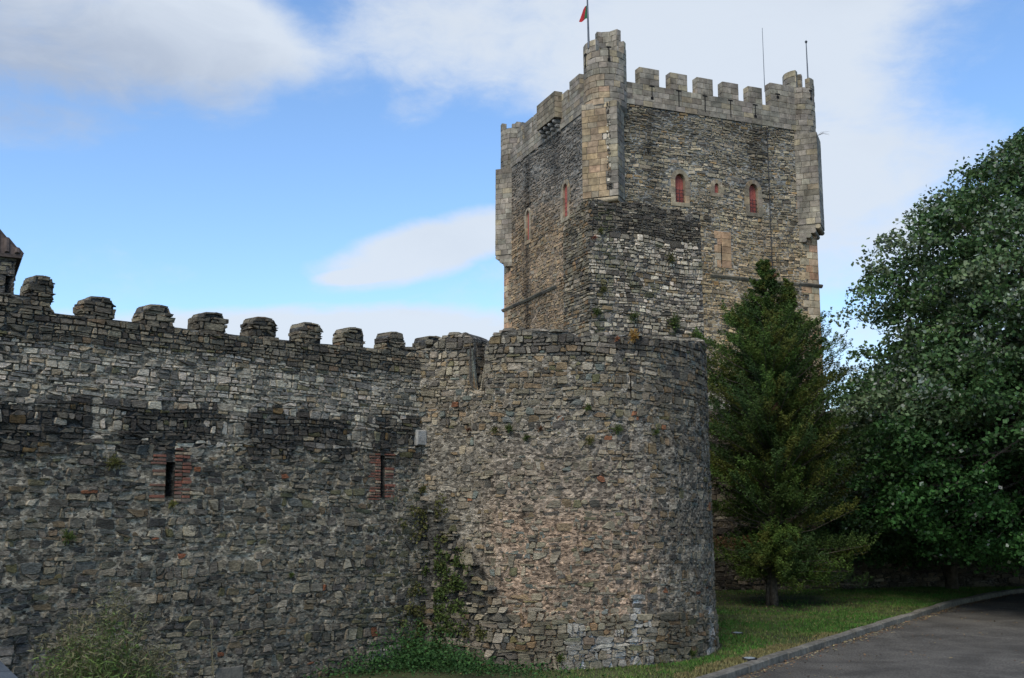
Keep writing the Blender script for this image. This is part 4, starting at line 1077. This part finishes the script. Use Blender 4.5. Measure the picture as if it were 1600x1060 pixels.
# --- conifer
def conifer():
    B = on_z(1210, 946, .17); rg = random.Random(3)
    t = tag(empty('conifer_tree', tuple(B)), 'dark green pointed conifer with twin leading tips beside the round tower', 'tree')
    tb = MB(); H = at(1195, 402, B.y)[2]-B.z; tips = [(at(1195, 402, B.y)-B), (at(1232, 432, B.y+.4)-B)]
    tb.tube([(-.0, 0, -.15), (-.01, 0, .5), (.02, 0, 1.6), (-.1, 0, 3.6), (tips[0].x*.8, 0, 6.4), tips[0]*.97], [.13, .105, .1, .09, .05, .01], 9)
    tb.tube([(-.17, .02, -.15), (-.14, .02, .6), (-.12, .02, 1.5), (.1, .1, 3), (tips[1].x*.9, .3, 6.2), tips[1]*.97], [.06, .055, .05, .06, .035, .01], 7)
    tr = tb.build('trunk', M['bark'], t, smooth=True)
    cen = []; col = []; bb = MB()
    def prof(z):   # crown radius against height
        pts = [(1.0, 1.3), (1.9, 2.0), (3.6, 2.2), (5.0, 2.15), (6.2, 1.95), (6.8, 1.65), (7.3, 1.1), (7.8, .62), (8.3, .34), (8.8, .2), (9.7, .04)]
        for (a, ra), (b, rb_) in zip(pts, pts[1:]):
            if z <= b: return ra+(rb_-ra)*max(0, (z-a))/(b-a)
        return .05
    nb = 600
    for i in range(nb):
        lead = tips[0] if rg.random() < .66 else tips[1]
        z = .95+(H-1.1)*(i/nb)**.95; 
        if lead is tips[1] and z > tips[1].z-.15: lead = tips[0]
        ax = lead*(z/lead.z); r_ = prof(z+(.45 if lead is tips[1] else 0))*rg.choice((.45, .65, .8, .9, 1.12))*rg.uniform(.88, 1.06)
        if lead is tips[1] and z > 6.5: r_ *= .75
        ang = rg.uniform(0, 6.283); dr = Vector((math.cos(ang), math.sin(ang), 0)); base = Vector((ax.x, ax.y, z-.25*r_))
        tip = base+dr*r_+Vector((0, 0, rg.uniform(.25, .62)*r_))
        if z < 2.2: tip.z -= .5*r_
        bb.tube([base, base.lerp(tip, .5)-Vector((0, 0, .06*r_)), tip], [.018, .012, .004], 4, cap=False)
        tint = rg.choice([(.044, .076, .015), (.06, .092, .015), (.033, .064, .015), (.08, .092, .016), (.062, .108, .018)])
        if rg.random() < .012: tint = (.10, .055, .025)
        ns = max(5, int(r_*9))
        for k in range(ns):                 # sprays along the branch, each a plume of tiny shoots
            s = (k+rg.random())/ns; s = .15+.85*s; P = base.lerp(tip, s)
            sp_ = Vector((dr.x*.8, dr.y*.8, 1.0)).normalized(); side = Vector((-dr.y, dr.x, 0))*rg.choice((-1, 1))
            sp_ = (sp_+side*rg.uniform(.1, .8)+Vector((0, 0, rg.uniform(-.1, .5)))).normalized(); ln = rg.uniform(.3, .62)*(1-.3*s)*(.55+.45*min(1, r_))*(.4 if z > 8.4 else (.7 if z > 7.8 else 1))
            for q in range(56):
                f = rg.random(); w_ = .075*(1-f*.9)*(.55 if z > 8.2 else 1); cen.append(P+sp_*ln*f+Vector((rg.gauss(0, w_), rg.gauss(0, w_), rg.gauss(0, w_*.8)))); col.append(jc(tint, rg, .35))
    tag(bb.build('branches', M['bark'], t), kind='stuff')
    leaves(cen, .075, col, rg, 'crown', M['needle'], t, up=.4, ratio=.3)
    return t
conifer()

# --- lindens
def linden(base, crown_c, rads, nclump, leaf, label, seed, prof, per=46):
    rg = random.Random(seed); t = tag(empty('linden_tree', tuple(base)), label, 'tree'); cc = Vector(crown_c)-base
    tb = MB(); top = Vector((cc.x*.6, cc.y*.6, cc.z*1.05)); r0 = .26 if nclump > 1500 else .17
    tb.tube([(0, 0, -.2), (0, 0, .9), (cc.x*.1, cc.y*.1, cc.z*.4), (cc.x*.3, cc.y*.3, cc.z*.7), top], [r0*1.25, r0, r0*.85, r0*.6, r0*.3], 10)
    tb.build('trunk', M['bark'], t, smooth=True); cen = []; col = []; lb_ = MB()
    for i in range(nclump):
        z_ = prof[0][0]+(prof[-1][0]-prof[0][0])*rg.random()**.85; R_ = .5
        for (a_, ra), (b_, rb_) in zip(prof, prof[1:]):
            if a_ <= z_ <= b_: R_ = ra+(rb_-ra)*(z_-a_)/(b_-a_)
        th = rg.uniform(0, 6.2832); k_ = rg.random()**.36
        if rg.random() > R_/max(p[1] for p in prof)+.15: continue
        v = Vector((math.cos(th), math.sin(th), z_*.25))
        R_ *= 1+.16*noise.noise(v*1.9+Vector((seed, 0, 0)))+.10*noise.noise(v*4.5+Vector((0, seed, 0)))
        P = Vector((cc.x+R_*k_*v.x*rads[0], cc.y+R_*k_*v.y*rads[1], z_-base.z))
        if P.z < 1.0: continue
        if i % 7 == 0:
            s0 = Vector((cc.x*.3, cc.y*.3, cc.z*rg.uniform(.45, .9))); m_ = s0.lerp(P, .55)+Vector((0, 0, rg.uniform(-.1, .35))); lb_.tube([s0, m_, P], [.06, .035, .008], 5, cap=False)
        r_ = rg.uniform(.35, .8); dark = rg.random(); pl_ = rg.choice((.02, .04, .1, .3))
        tint = (.05, .095, .03) if dark < .4 else ((.075, .13, .042) if dark < .75 else (.115, .155, .075))
        for k in range(per):
            w_ = Vector((rg.gauss(0, 1), rg.gauss(0, 1), rg.gauss(0, .5))); w_ = w_.normalized()*r_*rg.random()**.4
            w_.z = w_.z*.6-.45*(w_.x**2+w_.y**2)/r_
            cen.append(P+w_); pale = rg.random() < (pl_ if P.z > cc.z-1.5 else .02)
            col.append(jc((.22, .25, .19) if pale else mixc((.03, .085, .018), tint, sm(-4, 0, P.z-cc.z)), rg, .3))
    tag(lb_.build('limbs', M['bark'], t), kind='stuff')
    leaves(cen, leaf, col, rg, 'crown', M['leaf'], t, up=1.1, ratio=.82)
    return t
PA = [(1.3, 3.4), (2.2, 4.9), (3.4, 5.4), (5.0, 5.6), (6.6, 5.8), (7.8, 6.0), (9.0, 5.1), (10.2, 4.3), (11.0, 3.5), (11.8, 2.4), (12.6, .8)]
b1 = Vector((16.4, 27.5, .1)); linden(b1, (14.8, 27.0, 6.6), (1, .85), 1750, .108, 'huge silvery-leaved linden overhanging the road at the right edge', 5, PA, per=170)
PB = [(1.25, 2.6), (2.2, 3.3), (3.6, 3.5), (5.0, 3.0), (6.4, 2.2), (7.6, .8)]
b2 = on_z(1488, 922, .15); linden(b2, (b2.x-.9, b2.y-1.6, 4.2), (1.05, .9), 760, .108, 'smaller dark linden whose trunk stands at the far bend of the kerb', 8, PB, per=150)
b3 = Vector((19.5, 31.5, .1)); linden(b3, (19.2, 31.0, 5), (1, .9), 700, .13, 'linden almost wholly outside the right edge, deep behind the huge one', 9, [(1.2, 3.6), (2.5, 5), (6, 5.2), (9, 3.6), (11, 1)], per=110)

# --- lawn grass, wall weeds, litter
rg = random.Random(77)
def blades(pts, hgt, name, mt, cols, wid=.006, lean=.5, parent=None, origin=None):
    b = MB()
    for (P, c) in zip(pts, cols):
        a = rg.uniform(0, 6.283); h = hgt*rg.uniform(.5, 1.3); d = Vector((math.cos(a), math.sin(a), 0)); t = P+Vector((rg.gauss(0, lean)*h, rg.gauss(0, lean)*h, h))
        b.add([P-d*wid, P+d*wid, t], [(0, 1, 2)], c)
    return b.build(name, mt, parent, origin=origin)
P_ = []; Cc = []
while len(P_) < 60000:
    u = rg.uniform(14, 50); h = -.18-abs(rg.gauss(0, 1))*3.2; P = kp(u, 0, h)
    if P.y < 14 or P.y > 34.5: continue
    if (P.x-TC.x)**2+(P.y-TC.y)**2 < 3.5**2 or P.x < .2: continue
    g = noise.noise(Vector((P.x*.5, P.y*.5, 0)))+.5*noise.noise(Vector((P.x*1.7, P.y*1.7, 4)))
    edge = (-h) < .6+.5*g
    nearc = math.hypot(P.x-6.95, P.y-29.1) < 2.6+g
    if nearc and rg.random() < .75: continue
    if g < -.25 and rg.random() < .6: continue
    if edge and P.y < 22 or rg.random() < .12: c = (.17, .15, .06)
    else: c = (.055, .13, .02) if g > -.1 else (.085, .125, .03)
    P.z = tz(P.x, P.y)+.115+.03*noise.noise(Vector((P.x*.8, P.y*.8, 3))); P_.append(P); Cc.append(jc(c, rg, .3))
tag(blades(P_, .05, 'grass', M['grass'], Cc, .011), kind='stuff')
lb2 = MB()
for i in range(8200):
    if i < 2600: u = rg.uniform(10, 40); P = kp(u, 0, abs(rg.gauss(0, .14))+.03)
    elif i < 6900: u = rg.uniform(10, 45); P = kp(u, 0, rg.uniform(.2, 7)); 
    else:
        u = rg.uniform(14, 45); P = kp(u, 0, -rg.uniform(.3, 8))
    road = (i < 6900)
    if road and i >= 2600 and noise.noise(Vector((P.x*.9, P.y*.9, 7))) < .12: continue
    P.z = tz(P.x, P.y)+(.045 if road else .15); s = rg.uniform(.012, .032); a = rg.uniform(0, 6.28); d = Vector((math.cos(a), math.sin(a), rg.uniform(-.3, .5)))*s; e = Vector((-math.sin(a), math.cos(a), rg.uniform(-.3, .3)))*s*.6
    lb2.add([P-d, P+e, P+d, P-e], [(0, 1, 2, 3)], jc(rg.choice([(.16, .09, .045), (.22, .15, .07), (.10, .055, .03), (.26, .22, .12)]), rg, .3))
tag(lb2.build('fallen_leaves', M['litter']), kind='stuff')

def tuft(P, nrm, size, col, label, n=70, name='wall_plant', group=None, hang=.2):
    P = Vector(P); nrm = Vector(nrm); cen = []; cc = []; b = MB()
    for i in range(n):
        d = (nrm*rg.uniform(.2, 1)+Vector((rg.gauss(0, .6), rg.gauss(0, .6), rg.gauss(.15-hang, .6)))).normalized(); l_ = size*rg.uniform(.3, 1); T = P+d*l_
        b.add([P+Vector((rg.gauss(0, size*.15), 0, rg.gauss(0, size*.12))), T+Vector((.006, 0, 0)), T+Vector((-.004, 0, .01))], [(0, 1, 2)], jc(col, rg, .3))
        for k in range(3):
            q = P+d*l_*rg.uniform(.4, 1.05); s = size*.09*rg.uniform(.6, 1.3); a = Vector((rg.gauss(0, 1), rg.gauss(0, 1), rg.gauss(0, 1))).normalized()*s; e = a.orthogonal().normalized()*s*.5
            b.add([q-a, q+e, q+a, q-e], [(0, 1, 2, 3)], jc(col, rg, .35))
    o = b.build(name, M['weed'], origin=P); tag(o, label, 'plant', group); return o
GR, OL, OC = (.06, .085, .02), (.085, .085, .025), (.28, .16, .04)
def on_tower(x, y): u, z = tu_at(x, y); return tpath(u, z, .03), Vector((tpath(u, z, 1)-tpath(u, z, 0)))
def on_cur(x, y): u, z = cu_at(x, y); return cpath(u, z, .03), Vector((cd.y, -cd.x, 0))
def on_mid(x, y): u, z = mf(x, y); return mpath(u, z, .04), Vector((e1.y, -e1.x, 0))
for f, x, y, s, c, lb in [
    (on_tower, 775, 671, .10, OL, 'small olive tuft left of its twin, in the joint band of the round tower'),
    (on_tower, 797, 669, .11, GR, 'small green tuft right of its twin, in the joint band of the round tower'),
    (on_tower, 823, 684, .08, GR, 'faint green tuft just below the paired tufts on the round tower'),
    (on_tower, 735, 672, .07, (.10, .05, .03), 'reddish tuft at the left end of the joint band on the round tower'),
    (on_tower, 844, 671, .07, (.12, .06, .03), 'rusty brown tuft in the joint band above a blue-grey stone'),
    (on_tower, 918, 637, .09, GR, 'little green tuft under the vertical seam of the round tower'),
    (on_tower, 963, 671, .12, GR, 'dark green tuft below the arrow slit of the round tower'),
    (on_tower, 920, 690, .11, OL, 'wide olive tuft low in the joint band, centre of the round tower'),
    (on_tower, 1022, 676, .09, GR, 'green tuft right of the arrow slit on the round tower'),
    (on_tower, 985, 527, .17, OC, 'bright orange dry tuft on top of the round tower'),
    (on_tower, 962, 531, .07, (.3, .12, .06), 'tiny orange tuft left of the bright one on the tower top'),
    (on_tower, 875, 1028, .10, GR, 'weed in the base of the round tower, left of the white stain'),
    (on_tower, 910, 1052, .16, GR, 'bushy weed at the foot of the white stain on the round tower'),
    (on_tower, 990, 1045, .16, GR, 'bushy weed at the foot of the round tower, right of the white stain'),
    (on_tower, 1030, 1040, .12, OL, 'olive weed between dressed stones at the right foot of the round tower'),
    (on_tower, 1078, 1022, .11, GR, 'weed at the round tower foot nearest the lawn'),
    (on_cur, 655, 765, .10, OL, 'yellowish tuft under the pale jutting block, left of a pair'),
    (on_cur, 672, 765, .10, OL, 'yellowish tuft under the pale jutting block, right of a pair'),
    (on_cur, 172, 722, .16, OL, 'olive patch of weeds left of the ragged brick slit'),
    (on_cur, 264, 788, .09, (.11, .11, .03), 'yellow-green tuft hanging below the ragged brick slit'),
    (on_cur, 100, 838, .14, GR, 'dark green cushion on the curtain wall at lower left'),
    (on_cur, 448, 898, .07, GR, 'small bright tuft low on the middle of the curtain wall'),
    (on_mid, 935, 362, .22, OL, 'olive tuft on the near corner of the ruined turret'),
    (on_mid, 927, 372, .14, (.2, .08, .05), 'reddish tuft just under the olive one on the turret corner'),
    (on_mid, 940, 452, .22, OL, 'brown-green clump midway down the corner of the ruined turret'),
    (on_mid, 930, 487, .25, GR, 'green clump low on the corner of the ruined turret'),
    (on_mid, 987, 495, .3, GR, 'broad green clump low on the ruined turret, left of the largest'),
    (on_mid, 1050, 505, .42, GR, 'largest green clump, low on the right half of the ruined turret'),
    (on_mid, 1082, 525, .35, GR, 'green clump at the lower right edge of the ruined turret'),
    (on_mid, 1045, 405, .28, OL, 'olive clump in the upper right half of the ruined turret')]:
    P, nn = f(x, y); tuft(P, nn, s, c, lb, n=int(50+200*s), group='tufts growing out of the walls')
P = at(1278, 212, 73.2); b = MB()
for k in range(5):
    e_ = Vector((rg.uniform(.5, .85), rg.uniform(-.2, .2), rg.uniform(-.35, .35))); b.tube([P, P+e_*.5+Vector((0, 0, .12)), P+e_], [.012, .01, .005], 4)
tag(b.build('dry_twig', M['bark'], origin=P), 'bare dry twig sprouting sideways from the right edge of the keep', 'plant')
# creeping weeds in the corner between curtain wall and round tower
cen = []; cc = []
for (x, y, sx, sy, n_, col, on) in [(655, 812, 30, 16, 500, OL, on_cur), (680, 830, 16, 40, 800, OL, on_cur), (700, 880, 16, 40, 650, GR, on_tower), (672, 900, 16, 50, 500, GR, on_cur), (728, 903, 12, 22, 450, GR, on_tower), (705, 950, 24, 30, 800, GR, on_tower),
        (672, 1000, 30, 30, 1200, GR, on_cur), (715, 990, 22, 25, 400, GR, on_tower), (650, 1020, 26, 24, 700, OL, on_cur), (640, 960, 14, 30, 350, OL, on_cur), (762, 985, 10, 10, 180, OL, on_tower)]:
    cl = [(rg.gauss(x, sx*.7), rg.gauss(y, sy*.7)) for _ in range(max(4, n_//35))]
    for i in range(n_):
        cx, cy = rg.choice(cl); xx, yy = rg.gauss(cx, 4.5), rg.gauss(cy, 4.5)
        if xx < 690: P, nn = on_cur(xx, yy)
        else: P, nn = tpath(tu_c(xx), at(xx, yy, 17.9)[2], .03) if False else None, None
        if P is None:
            q = at(xx, yy, 17.75); P = q
            a_ = Vector((TC.x, TC.y)); 
            u_ = (xx-672)/88*1.03+.35; P = tpath(max(.3, u_+.15), q.z, .04); nn = Vector((0, -1, 0))
        cen.append(P+nn*abs(rg.gauss(0, .05))); cc.append(jc(col, rg, .35))
tag(leaves(cen, .05, cc, rg, 'creeping_weeds', M['weed'], None, up=.3), kind='stuff')
cen = []; cc = []
for i in range(11000):
    x = rg.gauss(-1.55, .9); y = 18.0-.35*abs(x+1.3)-abs(rg.gauss(0, .5)); z = abs(rg.gauss(0, .2))*(1.4-min(1, abs(x+1.6)*.7))
    cen.append(Vector((x, y, z+.1))); cc.append(jc((.035, .085, .022), rg, .4))
tag(leaves(cen, .05, cc, rg, 'low_undergrowth', M['weed'], None, up=.8), kind='stuff')
# feathery shrub lower left
def shrub(x0, Y, hgt, spread, nst, label, seed, lean=0, green=(.12, .18, .05)):
    rg2 = random.Random(seed); B = at(x0, 1200, Y); B.z = 0.05; b = MB(); root = tag(empty('wild_shrub', tuple(B)), label, 'shrub'); cen = []; cc = []
    for i in range(nst):
        a = rg2.uniform(0, 6.283); rr = rg2.random()**.5*spread; h = hgt*rg2.uniform(.5, 1.05)*(1-.35*rr/spread)
        P0 = Vector((math.cos(a)*rr*.35, math.sin(a)*rr*.25, 0)); T = Vector((math.cos(a)*rr+lean*h, math.sin(a)*rr*.6, h)); m_ = P0.lerp(T, .5)+Vector((rg2.gauss(0, .04), rg2.gauss(0, .04), .08))
        b.tube([P0, m_, T], [.006, .005, .002], 3, jc((.13, .13, .06), rg2), cap=False)
        for k in range(int(120*h/hgt)):
            s = rg2.uniform(.25, 1); q = (P0.lerp(m_, s*2) if s < .5 else m_.lerp(T, s*2-1)); cen.append(q+Vector((rg2.gauss(0, .045), rg2.gauss(0, .045), rg2.gauss(.02, .04)))); cc.append(jc(green if s < .85 else (.14, .13, .07), rg2, .35))
    b.build('stems', M['weed'], root); leaves(cen, .075, cc, rg2, 'foliage', M['weed'], root, up=.2, ratio=.16)
shrub(130, 10.8, 1.9, .72, 190, 'feathery green wild shrub at the lower left, thickest of the two', 1, .12)
shrub(205, 11.6, 1.35, .45, 40, 'sparse yellowish wild shrub just right of the thick green one', 2, .1, (.12, .12, .05))
b = MB(); P = at(205, 1100, 11.3)
tag((lambda: (b.tube([at(199, 1100, 11.3), at(198, 1010, 11.3), at(197, 966, 11.3)], [.008, .007, .004], 5, (.18, .12, .08)), b.build('dry_stalk', M['weed'], origin=P))[1])(), 'single straight dry stalk in front of the curtain wall, by the shrub', 'plant')
b = MB(); P = at(333, 1100, 12); b.tube([at(336, 1110, 12), at(333, 1040, 12), at(329, 975, 12)], [.008, .006, .003], 5, (.17, .15, .09))
for k in range(16): q = at(333+rg.uniform(-4, 4), rg.uniform(985, 1060), 12); b.tube([q, q+Vector((rg.uniform(-.04, .04), 0, .04))], [.005, .002], 3, (.19, .17, .1))
tag(b.build('dry_stalk', M['weed'], origin=P), 'thin bent dry stalk before the dressed block low in the curtain wall', 'plant')

# stair-side wall end in the bottom left corner
A_ = at(-60, 975, 7.6); b = MB(); B_ = at(60, 1090, 7.0); dirv = B_-A_
st_ = tag(empty('sloping_parapet', (A_.x, A_.y, 0)), 'smooth blue-grey sloping coping in the bottom left corner', 'parapet')
nb = 3
for i in range(nb):
    P0 = A_.lerp(B_, i/nb)+Vector((0, 0, 0)); P1 = A_.lerp(B_, (i+1)/nb-.01); sdv = Vector((-.95, -.3, 0))*.3; vs = [P0, P1, P1+sdv, P0+sdv]; vs += [v-Vector((0, 0, .1)) for v in vs]
    bb = MB(); bb.add(vs, [(3, 2, 1, 0), (4, 5, 6, 7), (0, 1, 5, 4), (1, 2, 6, 5), (2, 3, 7, 6), (3, 0, 4, 7)], (.055, .065, .075)); bb.build('coping_slab', M['ashlar'], st_)
bb = MB(); vs = [A_-Vector((0, 0, .1)), B_-Vector((0, 0, .1)), Vector((B_.x, B_.y, 0)), Vector((A_.x, A_.y, 0))]; vs = [v+Vector((-.03, 0, 0)) for v in vs]; vs += [v+Vector((-.24, -.07, 0)) for v in vs]
bb.add(vs, [(0, 1, 2, 3), (7, 6, 5, 4), (0, 4, 5, 1), (1, 5, 6, 2), (3, 7, 4, 0)], (.11, .11, .105)); bb.build('side_wall', M['mortar'], st_)

# ground lights in the lawn
for (x, y, lb) in ((1171, 1031, 'round dark ground light set in the lawn close to the kerb'), (1152, 991, 'round dark ground light in the lawn farther from the kerb')):
    P = on_z(x, y, .15); r_ = .13; g = tag(empty('ground_light', tuple(P)), lb, 'light fixture', 'ground lights in the lawn')
    b = MB(); b.tube([(0, 0, -.03), (0, 0, .02), (0, 0, .03)], [r_, r_, r_*.93], 20); b.build('rim', M['iron'], g)
    b = MB(); b.tube([(0, 0, .0), (0, 0, .034)], [r_*.72, r_*.7], 20); b.build('lens', M['lampglass'], g)

# parts built in world coordinates keep their place under their thing
roots = [o for o in C.objects if o.parent is None and o.type == 'EMPTY']
WORLD = {'curtain_wall', 'round_tower', 'rear_curtain_wall', 'ruined_turret', 'castle_keep', 'roofed_tower', 'sloping_parapet'}
from mathutils import Matrix
for r_ in roots:
    if r_.name in WORLD:
        inv = Matrix.Translation(-Vector(r_.location))
        for ch in r_.children: ch.matrix_parent_inverse = inv
